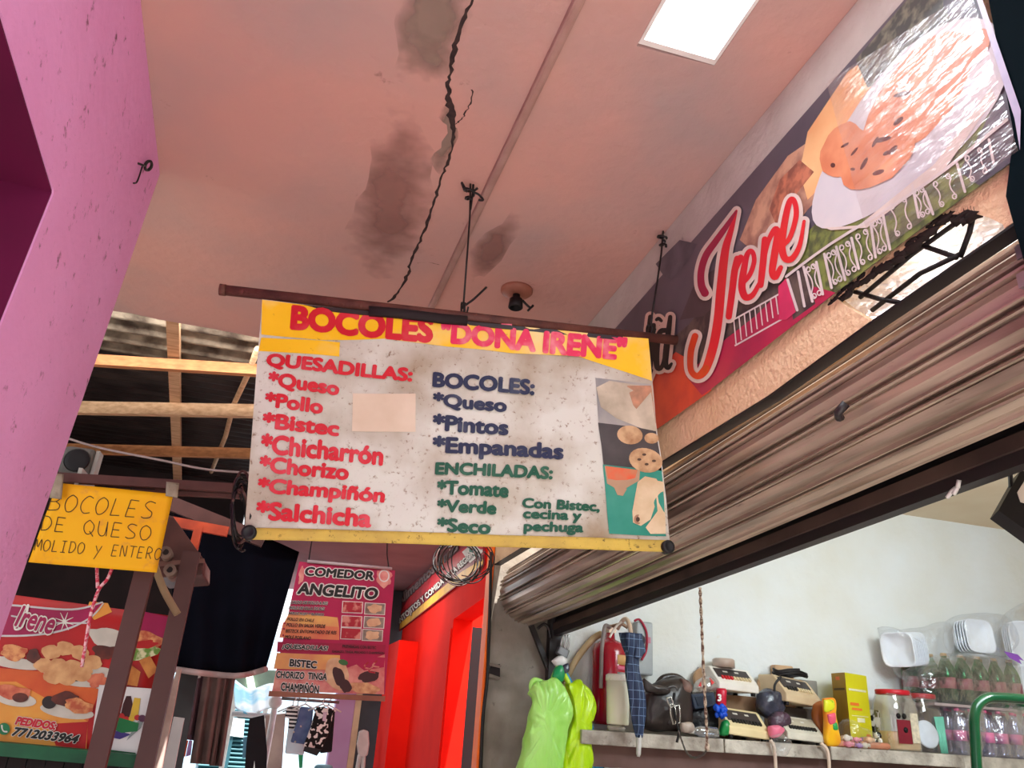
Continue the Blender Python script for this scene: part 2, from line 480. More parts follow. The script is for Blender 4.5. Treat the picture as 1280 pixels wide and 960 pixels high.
m_crack = M('crack_shadow_dirt', (44, 34, 36), 0.95, (70, 54, 52), 30)
m_cement = SOFT('grey_cement_patch', (158, 138, 126), .9, 1.2)
m_smudge = SOFT('brown_smoke_stain', (164, 120, 112), .7)
m_floor = M('pale_concrete_floor', (196, 188, 180), 0.85, (172, 164, 156), 3)
m_mauve = M('mauve_plaster', (150, 112, 118), 0.9, (130, 96, 104), 2)
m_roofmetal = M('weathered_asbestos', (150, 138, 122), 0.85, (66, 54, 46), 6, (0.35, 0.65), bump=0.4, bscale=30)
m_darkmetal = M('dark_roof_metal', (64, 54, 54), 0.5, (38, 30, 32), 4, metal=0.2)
m_wood = M('pale_sawn_wood', (226, 188, 150), 0.75, (190, 146, 110), 6, stretch=(1, 6, 6))
m_wood2 = M('orange_sawn_wood', (214, 150, 100), 0.75, (180, 116, 76), 6, stretch=(1, 6, 6))
m_brown = M('brown_painted_metal', (96, 58, 54), 0.5, (72, 42, 40), 5)
m_dark = M('dark_shaded_wood', (38, 26, 28), 0.8, (24, 16, 20), 4)  # dark wood tone that also puts the unlit left zone's shade into colour

# floor
struct('floor', MB().box((-9, -12, -0.1), (9.0, 16, 0)), m_floor)

# ceiling slab with the skylight shaft cut through it
SKX0, SKX1, SKY0, SKY1 = 0.722, 0.982, 0.92, 1.615
edge = []
for i in range(25):
    x = 1.40 - i * (3.4 / 24)
    edge.append((x, SLAB + 0.035 * noise.noise(Vector((x * 3, 2, 1))) + 0.02 * noise.noise(Vector((x * 9, 5, 1))), CEIL))
outer = [(-2.0, -0.15, CEIL), (1.40, -0.15, CEIL)] + edge
hole = [(SKX0, SKY0, CEIL), (SKX0, SKY1, CEIL), (SKX1, SKY1 - 0.01, CEIL), (SKX1, SKY0, CEIL)]
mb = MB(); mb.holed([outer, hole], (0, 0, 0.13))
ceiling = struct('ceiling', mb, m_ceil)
# skylight: white frame set in the shaft
m_frame = M('white_skylight_frame', (246, 246, 244), 0.5)
sk = thing('window_skylight', None, None, (SKX0, SKY0, CEIL)); sk.name = 'window_1'; sk['kind'] = 'structure'
mb = MB(); e = 0.012
mb.box((SKX0 + .001, SKY0 + .001, CEIL + .0005), (SKX0 + e, SKY1 - .012, CEIL + .128)); mb.box((SKX1 - e, SKY0 + .001, CEIL + .0005), (SKX1 - .001, SKY1 - .012, CEIL + .128))
mb.box((SKX0 + e, SKY1 - .032, CEIL + .0005), (SKX1 - e, SKY1 - .012, CEIL + .128)); mb.box((SKX0 + e, SKY0 + .001, CEIL + .0005), (SKX1 - e, SKY0 + e, CEIL + .128))
mb.build('window_frame', m_frame, sk)
# the long crack, the cement patches, the plastered-over conduit: all on the slab
cr = smooth_path([(640, -150), (622, -90), (603, -40), (592, -6), (581, 22), (571, 46), (566, 72), (562, 96), (560, 112), (563, 132), (565, 152), (567, 172), (562, 198), (553, 218), (547, 240), (540, 262), (531, 288), (521, 310), (513, 330), (508, 346), (498, 366), (484, 378)], 5)
random.seed(3)


def crack_mesh(path, wfun, seed):
    random.seed(seed); mb = MB(); L = []; R = []
    n = len(path)
    for i, (x, y) in enumerate(path):
        wd = wfun(i / (n - 1)) * random.uniform(0.5, 1.3); jx = random.uniform(-1.6, 1.6)
        L.append(atZ(x + jx - wd, y, CEIL - 0.0016)); R.append(atZ(x + jx + wd, y, CEIL - 0.0016))
    for i in range(n - 1): mb.add([L[i], R[i], R[i + 1], L[i + 1]], [(0, 1, 2, 3)])
    return mb


wide = lambda t: 1.5 + 4.2 * math.exp(-((t - 0.44) / 0.045) ** 2) + 1.2 * math.exp(-((t - 0.25) / 0.1) ** 2) + 0.5 * math.sin(t * 40) ** 2
crack_mesh(cr, wide, 3).build('crack', m_crack, ceiling)
crack_mesh(smooth_path([(566, 156), (574, 152), (581, 143), (587, 130), (590, 112)], 5), lambda t: 1.0, 5).build('crack', m_crack, ceiling)
crack_mesh(smooth_path([(532, 290), (521, 329), (535, 328), (549, 331)][1:], 4), lambda t: 0.8, 6).build('crack', m_crack, ceiling)


def patch(pts, z, mat, name, jit=3, seed=1):
    random.seed(seed); P = []
    n = len(pts)
    for i in range(n):
        a = pts[i]; b = pts[(i + 1) % n]
        for k in range(4):
            t = k / 4; P.append((a[0] + (b[0] - a[0]) * t + random.uniform(-jit, jit), a[1] + (b[1] - a[1]) * t + random.uniform(-jit, jit)))
    Q = [atZ(x, y, z) for x, y in P]
    mb = MB(); mb.add(Q, [tuple(t) for t in tessellate_polygon([[Vector((x, y, 0)) for x, y in P]])])
    return mb.build(name, mat, ceiling)


patch([(505, -110), (610, -110), (600, -5), (580, 60), (565, 110), (530, 125), (495, 100), (496, 30)], CEIL - 0.0010, m_cement, 'cement_patch', 4, 1)
patch([(460, 110), (510, 120), (540, 190), (545, 262), (530, 320), (488, 345), (420, 345), (425, 290), (455, 240), (462, 180)], CEIL - 0.0006, m_smudge, 'smoke_stain', 5, 2)
patch([(580, 322), (640, 262), (668, 268), (610, 342), (588, 352)], CEIL - 0.0006, m_smudge, 'smoke_stain', 4, 4)
patch([(545, 130), (560, 100), (566, 150), (572, 175), (560, 212), (548, 222), (540, 200), (558, 170)], CEIL - 0.0008, m_cement, 'cement_patch', 4, 5)
# plastered conduit ridge
a = atZ(752, -60, CEIL); b = atZ(541, 380, CEIL); d_ = b - a; a = a - d_ * .45; b = a + d_ * 1.9
mb = MB(); mb.beam(a - Vector((0, 0, .004)), b - Vector((0, 0, .004)), 0.034, 0.030)
struct('trim_1', mb, M('plastered_conduit', (176, 142, 134), 0.85, (160, 124, 116), 8, bump=0.3), bevel=0.010)
# ---------------- left wall (pink) with the opening
D0 = Vector((-0.812, 2.83, 0)); D1 = Vector((-0.750, 1.94, 0)); LD = (D0 - D1).normalized(); LN = Vector((LD.y, -LD.x, 0))
if LN.x < 0: LN = -LN


def lw(px, py): return atP(px, py, D0, LN)


def lwy(y, z): t = (y - D0.y) / LD.y; p = D0 + LD * t; return Vector((p.x, p.y, z))


c_top = lw(200, 217); c_bot = lw(0, 800); dz = (c_top - c_bot); k = (CEIL - .001 - c_bot.z) / dz.z
pt = c_bot + dz * k; pbm = c_bot + dz * (-c_bot.z / dz.z)
o1 = lw(68, 240); o2 = lw(0, 410); o3 = lw(0, 10)
opt = o3 + (o3 - o1) * ((0.3 - o3.y) / (o3.y - o1.y)); obm = o2 + (o2 - o1) * ((o2.z - 0.002) / (o1.z - o2.z))
out = [pbm, pt, lwy(-.6, CEIL - .001), lwy(-.6, 0), Vector((lwy(0.3, 0).x, 0.3, 0)), Vector((opt.x, 0.3, opt.z)), o1 + (o3 - o1) * 0.02, o1 + (o2 - o1) * 0.02, obm]
# rounded, hand-plastered arrises: subdivide the opening outline a little
mb = MB(); mb.prism(out, -LN * 0.55); wl = struct('wall_left', mb, m_pink)
# inner lining of the opening, painted magenta
mb = MB()
q = [o1 + LN * 0.0, o3, Vector((opt.x, 0.3, opt.z))]
lintel = [o1 - Vector((0, 0, .004)), Vector((opt.x, 0.3, opt.z - .004))]
mb.add([lintel[0] - LN * .004, lintel[1] - LN * .004, lintel[1] - LN * 0.9, lintel[0] - LN * 0.9], [(0, 1, 2, 3)])
jb = [o1 - LD * .004, obm - LD * .004]
mb.add([jb[0] - LN * .004, jb[1] - LN * .004, jb[1] - LN * 0.9, jb[0] - LN * 0.9], [(0, 1, 2, 3)])
struct('trim_2', mb, m_magenta, solid=0.004)
struct('wall_alcove', MB().box((-2.0, -0.6, 0), (-1.75, 2.2, CEIL - .002)).box((-1.75, -.6, 0), (-1.2, -.5, CEIL - .002)), m_magenta)

# ---------------- right wall: header over the shop, pillar, stall wall with doorway
HB = 2.415                                  # underside of the overhanging upper wall
XS = 1.70; YP = 5.06                        # shop front set back; pier between shop and stall
hole_px = [(1046, 373), (1062, 360), (1100, 332), (1140, 305), (1172, 277), (1190, 268), (1215, 266), (1236, 272), (1253, 280), (1246, 292), (1200, 318), (1140, 352), (1098, 386), (1075, 380)]
HBF = lambda y: 2.41 if y > 1.83 else (2.41 + (1.83 - y) / .46 * .03 if y > 1.37 else 2.44 + (1.37 - y) / .4 * .015)
notch = [atX(x, y, XR) for x, y in ((1256, 286), (1253, 280), (1236, 272), (1215, 266), (1190, 268), (1172, 277), (1140, 305), (1100, 332), (1062, 360), (1046, 373), (1060, 384))]
rb = [(XR, .955, 2.455), (XR, .965, 2.5), (XR, .95, 2.55), (XR, .93, 2.62), (XR, .90, CEIL - .001)]
n0 = notch[0]; n1 = notch[-1]; foot = atX(1088, 399, XR)
outer = [(XR, YP - .001, HBF(5)), (XR, 1.83, HBF(1.83)), (XR, foot.y, HBF(foot.y))] + [tuple(p) for p in notch[::-1]] + [(XR, n0.y - .003, 2.456)] + rb + [(XR, YP - .001, CEIL - .001)]
mb = MB(); mb.prism(outer, (0.022, 0, 0)); wr = struct('wall_right', mb, m_stucco)
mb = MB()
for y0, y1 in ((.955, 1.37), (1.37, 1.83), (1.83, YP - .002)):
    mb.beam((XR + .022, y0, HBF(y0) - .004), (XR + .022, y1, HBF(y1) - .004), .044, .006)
struct('gap_shade_strip', mb, m_black)  # dark strip added to stand for the shaded gap under the wall edge
mb = MB(); mb.box((XR, YP, 0), (XS + .05, YP + .09, CEIL - .001)); struct('wall_pier', mb, m_concrete)
mb = MB(); mb.box((XR - .003, 0.95, 3.19), (XR, YP - .002, CEIL - .002)); struct('trim_4', mb, M('grey_plaster', (206, 202, 194), 0.9, (190, 184, 176), 5, bump=0.3))
# shop interior
YW = 5.10; ZW = 1.5 + 1.33 * 1.275
struct('wall_shop', MB().box((XS + .05, YW, 0), (8.0, YW + .12, ZW)), m_white)
struct('wall_shop_right', MB().box((6.6, -.6, 0), (6.72, YW, ZW)), m_cream)
struct('ceiling_shop', MB().box((XS + .08, -.6, ZW), (8.0, YW + .12, ZW + .1)), m_cream)
struct('wall_shop_near', MB().box((XS + .08, -.7, 0), (8.0, -.6, ZW)), m_cream)
struct('wall_shop_front', MB().box((XS, -.6, 0), (XS + .08, .3, CEIL)).box((XS, .3, 2.36), (XS + .08, YP - .001, CEIL)), m_cream)
# stall wall beyond the pillar
dy0, dy1, dzt = 5.20, 6.30, 2.16
outer = [(XR, YP + .091, 0), (XR, dy0, 0), (XR, dy0, dzt + .06), (XR, dy1, dzt), (XR, dy1, 0), (XR, 9.3, 0), (XR, 9.3, 3.3), (XR, YP + .091, 3.3)]
mb = MB(); mb.prism(outer, (0.16, 0, 0)); struct('wall_stall', mb, m_red)
struct('trim_5', MB().box((XR - .02, YP + .002, 0), (XR - .001, 5.2, 2.60)), m_orange, bevel=0.006)
struct('trim_6', MB().box((XR - .012, 6.32, 0), (XR + .10, 6.90, 2.09)).box((XR - 0.19, 8.0, 0), (XR - .001, 8.9, 2.09)), m_red)
# inside the stall
struct('wall_stall_inner', MB().box((XR + .165, 7.0, 0), (3.0, 7.1, 3.2)).box((2.6, YW + .121, 0), (2.7, 7.0, 3.2)), m_red)
struct('door_1', MB().box((XR + .165, 6.36, 0.02), (XR + .28, 6.42, 2.12)), m_black)
# ---------------- left and far shell
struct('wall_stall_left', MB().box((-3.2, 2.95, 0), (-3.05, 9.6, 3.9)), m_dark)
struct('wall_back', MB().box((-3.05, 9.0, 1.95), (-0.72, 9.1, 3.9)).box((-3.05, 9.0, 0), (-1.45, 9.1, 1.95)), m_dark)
struct('ceiling_far', MB().box((-0.45, 6.35, 2.76), (XR - .001, 10.4, 2.86)), m_mauve)
# ---------------- corrugated roof beyond the slab
def corr(mb, x0, x1, y0, y1, z0, z1, pitch, amp, axis='x'):
    """corrugated sheet; ridges run along axis"""
    if axis == 'x':
        n = int((y1 - y0) / pitch * 8)
        mb.grid(lambda u, v: Vector((x0 + (x1 - x0) * u, y0 + (y1 - y0) * v, z0 + (z1 - z0) * v + amp * math.sin(2 * PI * v * (y1 - y0) / pitch))), 2, n)
    else:
        n = int((x1 - x0) / pitch * 8)
        mb.grid(lambda u, v: Vector((x0 + (x1 - x0) * u, y0 + (y1 - y0) * v, z0 + (z1 - z0) * v + amp * math.sin(2 * PI * u * (x1 - x0) / pitch))), n, 2)
    return mb


rf = corr(MB(), -3.0, 1.2, 4.52, 5.35, 3.66, 3.62, 0.177, 0.026).build('corrugated_roof', m_roofmetal, solid=0.006)
rf['kind'] = 'structure'; rf.name = 'roof_1'
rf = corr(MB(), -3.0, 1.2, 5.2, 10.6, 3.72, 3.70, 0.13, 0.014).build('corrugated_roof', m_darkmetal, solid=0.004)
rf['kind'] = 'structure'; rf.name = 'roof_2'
# rafters, the long purlin and the crooked pole
raft = thing('roof_frame', 'pale timber roof frame of three rafters tied to one long purlin, under the corrugated sheets', 'roof frame', (-1.4, 6, 3.5))
ZR = 3.50


def rafter(l, r, mat, wd, ht):
    a = atZ(*l, ZR); b = atZ(*r, ZR); d = (b - a); a = a - d * 0.25; b = b + d * 0.9
    b.x = min(b.x, 1.2); MB().beam(a, b, wd, ht).build('rafter', mat, raft)


rafter((125, 451), (320, 463), m_wood2, 0.05, 0.075); rafter((100, 510), (316, 514), m_wood, 0.05, 0.10); rafter((90, 561), (310, 567), m_wood2, 0.05, 0.09)
a = atZ(217, 410, ZR + .075); b = atZ(222, 600, ZR + .075); MB().beam(a - (b - a) * .05, b + (b - a) * .2, 0.075, 0.05).build('purlin', m_wood, raft)
pts = [atZ(322, 436, ZR + .02), atZ(309, 470, ZR + .07), atZ(292, 506, ZR + .07), atZ(282, 545, ZR + .07), atZ(264, 590, ZR + .07)]
tag(MB().tube(pts, 0.02, 8).build('crooked_pole', m_wood), 'thin pale crooked pole running across the rafters of the tin roof', 'pole')
# the white drooping cable under the rafters
tag(MB().tube(smooth_path([tuple(atY(x, y, 4.1)) for x, y in [(-260, 440), (-60, 500), (60, 538), (88, 549), (130, 561), (200, 575), (260, 587), (330, 592)]], 6), 0.006, 6).build('cable', M('pale_cable', (176, 160, 160), 0.5)), 'pale drooping cable crossing under the tin roof above the yellow card', 'cable')
# little grey loudspeaker up on the frame
ls = thing('loudspeaker', 'small grey loudspeaker beside the pink wall, above the yellow card', 'loudspeaker', atY(102, 590, 4.3))
p = atY(102, 580, 4.3); mb = MB(); mb.box((p.x - .085, 4.24, p.z - .075), (p.x + .06, 4.36, p.z + .075)); mb.build('cabinet', M('dusty_grey_plastic', (112, 112, 108), 0.6), ls, bevel=.02)
mb = MB(); mb.lathe([(.062, 0), (.055, .006), (.03, -.004), (.0, .008)], (p.x - .01, 4.239, p.z + .002), 20, (0, -1, 0)); mb.build('cone', m_black, ls)
mb = MB(); mb.box((p.x + .062, 4.26, p.z - .1), (p.x + .08, 4.34, p.z + .07)); mb.box((p.x + .062, 4.05, p.z - .30), (p.x + .08, 4.30, p.z - .08)); mb.build('bracket', M('pale_bracket', (190, 190, 184), 0.5), ls)

# ================================================================== THE MAIN HANGING SIGN
SP0 = Vector((-0.42, 2.48, 0)); SP1 = Vector((1.235, 2.37, 0)); sn = Vector((SP1.y - SP0.y, -(SP1.x - SP0.x), 0)).normalized()


def mdisp(p):
    q = Vector((p.x * 3.2, p.z * 3.8, 2.0)); h = noise.noise(q) * 0.013 + noise.noise(q * 2.1) * 0.006
    return 0.012 + h


def fade(p): return 1.0


sign = Sheet(SP0, sn, 0.0006, mdisp)
m_vinyl = M('soiled_white_vinyl', (212, 214, 206), 0.45, (158, 140, 114), 3.4, (0.42, 0.70), bump=1.0, bscale=5, specks=(132, 108, 86), speck_scale=55, speck_thr=0.2)
m_vinyl_y = M('soiled_yellow_print', (250, 200, 22), 0.45, (238, 220, 160), 3, (0.52, 0.7), bump=0.3, bscale=9, specks=(190, 140, 40), speck_scale=40, speck_thr=-.1)
m_hem = M('yellow_hem', (214, 186, 84), 0.6, (188, 160, 78), 10, specks=(66, 52, 30), speck_scale=45, speck_thr=0.2, bump=0.3)
m_lred = M('red_lettering', (206, 24, 44), 0.5, (222, 84, 100), 9, (0.5, 0.8))
m_lpink = M('faded_pink_lettering', (222, 40, 90), 0.5, (236, 150, 160), 14, (0.45, 0.7))
m_lnavy = M('navy_lettering', (28, 36, 72), 0.5, (96, 104, 124), 9, (0.55, 0.8))
m_lgreen = M('green_lettering', (14, 84, 62), 0.5, (84, 128, 106), 9, (0.55, 0.85))
m_lwhite = M('white_lettering', (240, 236, 230), 0.5)
m_lblack = M('black_lettering', (22, 20, 22), 0.5)
sg = thing('menu_banner', 'soiled white and yellow vinyl menu headed BOCOLES, hanging from the rusty pipe', 'sign', atP(572, 690, SP0, sn))
mb = MB(); sign.quadgrid(mb, [(328, 376), (808, 426), (838, 690), (305, 674)], 0, -3, 90, 50); mb.build('sheet', m_vinyl, sg)
mb = MB()
top = [(328, 377), (400, 384.5), (480, 393), (560, 401), (640, 409), (720, 417), (808, 426)]
bot = [(327, 420), (400, 428), (480, 425), (560, 435), (640, 443), (720, 446), (813, 478)]
for i in range(6): sign.quadgrid(mb, [top[i], top[i + 1], bot[i + 1], bot[i]], 0, .3, 15, 8)
sign.quadgrid(mb, [(327, 424), (425, 430), (424, 448), (324, 441)], 0, .8, 18, 5)
mb.build('printed_band', m_vinyl_y, sg)
mb = MB(); sign.quadgrid(mb, [(307, 660), (837, 676), (838, 691), (305, 675)], 0, 3, 90, 3); mb.build('hem', m_hem, sg, solid=.001)
mb = MB()
for (x, y) in ((312, 667), (832, 685)):
    c = sign.at(x, y, 0); mb = MB(); mb.lathe([(.0225, -.012), (.0225, .016), (.017, .022), (.012, .019), (.0, .019)], c, 18, sign.n); mb.build('batten_end', m_black, sg)
mb = MB(); mb.beam(sign.at(345, 381, 0) - sign.n * .012, sign.at(805, 428, 0) - sign.n * .012, .014, .016); mb.build('top_batten', m_steel, sg)
LT = []   # (text, tl, tr, bl, material, bold, shear)
LT += [('BOCOLES', (367, 385), (540, 401), (365, 413), m_lred, .06, 0), ('"DOÑA IRENE"', (553, 399), (781, 421), (551, 429), m_lpink, .06, 0)]
LT += [('QUESADILLAS:', (336, 445), (515, 463), (334, 463), m_lred, .055, 0)]
for t, tl, tr, bl in [('*Queso', (338, 468), (424, 479), (336, 488)), ('*Pollo', (334, 493), (404, 502), (332, 510)), ('*Bistec', (331, 518), (424, 528), (329, 536)),
                      ('*Chicharrón', (329, 544), (479, 559), (327, 567)), ('*Chorizo', (327, 571), (436, 582), (325, 590)),
                      ('*Champiñón', (325, 598), (481, 611), (322, 621)), ('*Salchicha', (323, 627), (464, 638), (321, 649))]:
    LT.append((t, tl, tr, bl, m_lred, .05, 0))
LT += [('BOCOLES:', (542, 468), (667, 477), (541, 485), m_lnavy, .055, 0)]
for t, tl, tr, bl in [('*Queso', (542, 493), (632, 500), (541, 512)), ('*Pintos', (542, 520), (634, 526), (541, 539)), ('*Empanadas', (542, 547), (702, 556), (541, 572))]:
    LT.append((t, tl, tr, bl, m_lnavy, .05, 0))
LT += [('ENCHILADAS:', (545, 580), (689, 586), (544, 594), m_lgreen, .055, 0)]
for t, tl, tr, bl in [('*Tomate', (547, 602), (634, 606), (546, 619)), ('*Verde', (547, 626), (619, 629), (546, 641)), ('*Seco', (547, 649), (612, 652), (546, 665)),
                      ('Con Bistec,', (653, 624), (748, 629), (652, 637)), ('cecina y', (654, 638), (725, 641), (653, 652)), ('pechuga', (655, 653), (727, 655), (654, 668))]:
    LT.append((t, tl, tr, bl, m_lgreen, .05, 0))
for t, tl, tr, bl, m, bd, sh_ in LT:
    mb = MB(); sign.text(mb, t, tl, tr, bl, 0, bd, sh_, 4); mb.build('lettering', m, sg)
# photo print along the right edge: plate, griddle, tortillas, clay bowl, bottle-green cloth
P_ = [M('print_plate', (206, 196, 176), .5, (170, 160, 140), 14), M('print_charcoal', (58, 54, 56), .5, (82, 78, 78), 9), M('print_tortilla', (206, 172, 132), .5, (160, 118, 80), 16, (.45, .65)),
      M('print_salsa', (222, 96, 62), .5, (196, 132, 96), 20), M('print_clay', (196, 160, 130), .5), M('print_teal', (42, 140, 122), .5, (70, 156, 138), 8),
      M('print_grey', (136, 138, 140), .5, (176, 172, 166), 8), M('print_meat', (150, 118, 96), .5, (206, 150, 118), 22), M('print_pale_dough', (226, 206, 174), .5, (206, 180, 142), 14), M('print_char', (84, 62, 50), .5)]
mb = MB()
sign.quadgrid(mb, [(743, 474), (812, 482), (832, 671), (760, 668)], 6, 1, 12, 24)
sign.quadgrid(mb, [(747, 529), (819, 538), (825, 590), (753, 582)], 1, 2, 8, 6)
sign.quadgrid(mb, [(752, 582), (825, 590), (831, 671), (760, 668)], 5, 2, 8, 8)
sign.poly(mb, [(744, 486), (760, 478), (800, 484), (812, 492), (820, 540), (800, 536), (770, 524), (750, 510)], 0, 3)
sign.poly(mb, [(782, 484), (812, 484), (819, 530), (806, 526), (790, 508)], 7, 4)
sign.ell(mb, 786, 545, 16, 12, 2, 4, 5); sign.ell(mb, 813, 549, 9, 7, 2, 4); sign.ell(mb, 805, 577, 21, 15, 2, 5, 15)
for x, y in ((797, 576), (806, 582), (815, 578), (803, 570)): sign.ell(mb, x, y, 2.5, 1.6, 9, 6)
sign.poly(mb, [(754, 584), (798, 590), (797, 602), (780, 612), (768, 612), (757, 606)], 4, 4); sign.poly(mb, [(755, 584), (795, 589), (792, 599), (775, 603), (758, 600)], 3, 5)
sign.poly(mb, [(766, 611), (782, 612), (777, 621), (770, 620)], 4, 4)
sign.poly(mb, [(795, 604), (804, 597), (818, 600), (824, 610), (812, 650), (800, 658), (790, 654), (789, 640)], 8, 5)
sign.poly(mb, [(816, 602), (827, 604), (831, 668), (812, 668), (806, 660), (820, 640)], 8, 5)
sign.ell(mb, 796, 650, 5, 6, 7, 6); sign.ell(mb, 819, 662, 7, 5, 7, 6); sign.ell(mb, 796, 650, 2.5, 3, 9, 7)
mb.build('printed_picture', P_, sg)
# taped-over patch and a scuffed round patch
mb = MB(); sign.quadgrid(mb, [(441, 493), (519, 494), (519, 541), (440, 540)], 0, .6, 14, 9)
mb.build('taped_patch', M('pale_tape_patch', (224, 208, 188), .5, (208, 188, 164), 6), sg)

# the rusty pipe, its rag and ties
m_rust = M('rusty_pipe', (104, 62, 52), 0.6, (72, 40, 36), 12, bump=0.3, bscale=60, specks=(150, 84, 52), speck_scale=30, speck_thr=0)
pa = atP(275, 362, SP0 + sn * 0, sn); pb = atP(850, 426, SP0, sn); pb = pb + (pa - pb) * 0.004
fwd = sign.n * 0.0
pipe = thing('hanging_pipe', 'long rusty pipe that the white menu banner hangs from', 'pipe', (pa + pb) / 2)
mb = MB(); mb.tube([pa, pb], 0.0185, 14); mb.build('tube', m_rust, pipe)
mb = MB(); mb.lathe([(.0205, 0), (.0205, .02)], pa - (pb - pa).normalized() * .001, 14, (pb - pa)); mb.build('end_cap', m_rust, pipe)
mb = MB(); q = sign
mb.loft([[q.at(x, y + dy_, 0) + sign.n * (.012 + dn) for dy_, dn in ((-5, .004), (0, .010), (5, .004), (6, -.006), (0, -.010), (-5, -.006))] for x, y in ((461, 391), (490, 394), (520, 398), (552, 402), (583, 404))])
rag = tag(mb.build('rag', M('black_rag', (34, 26, 30), .8)), 'black rag of cloth tied along under the middle of the rusty pipe', 'rag')
# wires holding the pipe from the slab
m_wire = M('black_tie_wire', (26, 22, 24), 0.5)


def tie(hpx, ppx, name_label, twists):
    h = atZ(*hpx, CEIL); p = atP(*ppx, SP0, sn)
    t = thing('tie_wire', name_label, 'wire', (h.x, h.y, p.z))
    mid = (h + p) / 2 + Vector((.004, 0, 0))
    MB().tube([h, h + (mid - h) * .5 + Vector((.003, 0, 0)), mid, p + Vector((0, 0, .0))], .0038, 6).build('strand', m_wire, t)
    mb = MB(); L = [h + Vector((.03 * math.cos(a) * (1 - a / 16), .02 * math.sin(a), -.012 - a * .006)) for a in [i * .8 for i in range(16)]]
    mb.tube(L, .005, 6); mb.build('knot', m_wire, t)
    for tw in twists:
        MB().tube(smooth_path([tuple(atP(x, y, Vector((h.x, h.y, 0)), Vector((0, -1, 0)))) for x, y in tw], 5), .0045, 6).build('wire_end', m_wire, t)
    mb = MB()
    pd = (pb - pa).normalized(); s_ = pd.cross(Vector((0, 0, 1))).normalized(); u_ = s_.cross(pd)
    mb.tube([p + pd * (a * .002 - .01) + (s_ * math.cos(a) + u_ * math.sin(a)) * .0215 for a in [i * .5 for i in range(26)]], .0035, 6); mb.build('wrap', m_wire, t)
    return t


tie((588, 230), (579, 386), 'black tie wire holding the middle of the rusty pipe, knotted at the plastered conduit', [[(580, 236), (577, 228), (584, 240)], [(590, 240), (598, 243), (604, 250), (598, 250)], [(578, 384), (592, 374), (608, 359)], [(592, 228), (590, 248), (588, 262)]])
tie((829, 289), (812, 413), 'black tie wire holding the right end of the rusty pipe near the right wall', [[(829, 300), (838, 308), (844, 322)]])
# ceiling lamp rose with empty socket
lr = thing('lamp_holder', 'brown ceiling rose with an empty black bulb socket, beyond the rusty pipe', 'lamp holder', atZ(646, 362, CEIL))
c = atZ(646, 362, CEIL); mb = MB(); mb.lathe([(.078, 0), (.078, -.012), (.066, -.024), (.03, -.03), (.0, -.03)], c, 24); mb.build('rose', M('brown_bakelite', (176, 112, 92), .45), lr)
mb = MB(); mb.lathe([(.018, -.029), (.018, -.05), (.032, -.056), (.036, -.10), (.030, -.105), (.026, -.07), (.0, -.07)], c, 18); sk_ = mb.build('socket', m_black, lr)
mb = MB(); mb.tube(smooth_path([tuple(c + Vector(q)) for q in ((.03, -.01, -.06), (.07, -.01, -.09), (.085, -.01, -.075), (.06, -.01, -.11))], 4), .006, 6); mb.build('wire_end', m_wire, sk_)
# hook with ring on the pink wall
hk = thing('wall_ring', 'black screw ring with a bent wire tail on the pink wall near the ceiling', 'ring', lw(180, 208))
c = lw(181, 206) + LN * .012; mb = MB(); r_ = 0.016
mb.tube([c + (Vector((0, 1, 0)) * math.cos(a) * 1.4 + Vector((LN.x * .5, 0, .85)) * math.sin(a)) * r_ for a in [2 * PI * i / 18 for i in range(18)]], .0055, 6, closed=True); mb.build('ring', m_wire, hk)
mb = MB(); mb.tube([lw(172, 204) - LN * .002, lw(173, 205) + LN * .014, lw(176, 206) + LN * .012], .004, 6); mb.build('screw', m_wire, hk)
mb = MB(); mb.tube(smooth_path([tuple(lw(x, y) + LN * .01) for x, y in ((174, 207), (171, 217), (167, 227), (163, 228))], 4), .0028, 6); mb.build('wire_tail', m_wire, hk)

# bundles of black wire beside and below the menu
def bundle(name, label, cx, cy, rx, ry, Y, n, seed, tail=None):
    random.seed(seed); mb = MB(); t = thing(name, label, 'wires', atY(cx, cy + ry, Y))
    for i in range(n):
        a0 = random.uniform(0, 6.28); fx = random.uniform(.6, 1.05); fy = random.uniform(.7, 1.05); ox = random.uniform(-.25, .25) * rx; oy = random.uniform(-.2, .2) * ry
        sp = random.uniform(4.2, 6.4); dd = random.uniform(-.05, .05)
        pts = [tuple(atY(cx + ox + rx * fx * math.cos(a0 + sp * k / 14), cy + oy + ry * fy * math.sin(a0 + sp * k / 14), Y + dd + .03 * math.sin(k))) for k in range(15)]
        MB().tube(smooth_path(pts, 3), .0042, 5).build('loop', m_wire if i % 3 else M('brown_wire', (88, 58, 54), .5), t)
    return t


bundle('wire_coil', 'coil of thin dark wires at the lower left corner of the white menu banner', 301, 640, 13, 44, 2.53, 9, 4)
bundle('wire_coil', 'tangle of black wires hanging below the menu, in front of the stall sign', 580, 704, 36, 30, 4.9, 12, 9)

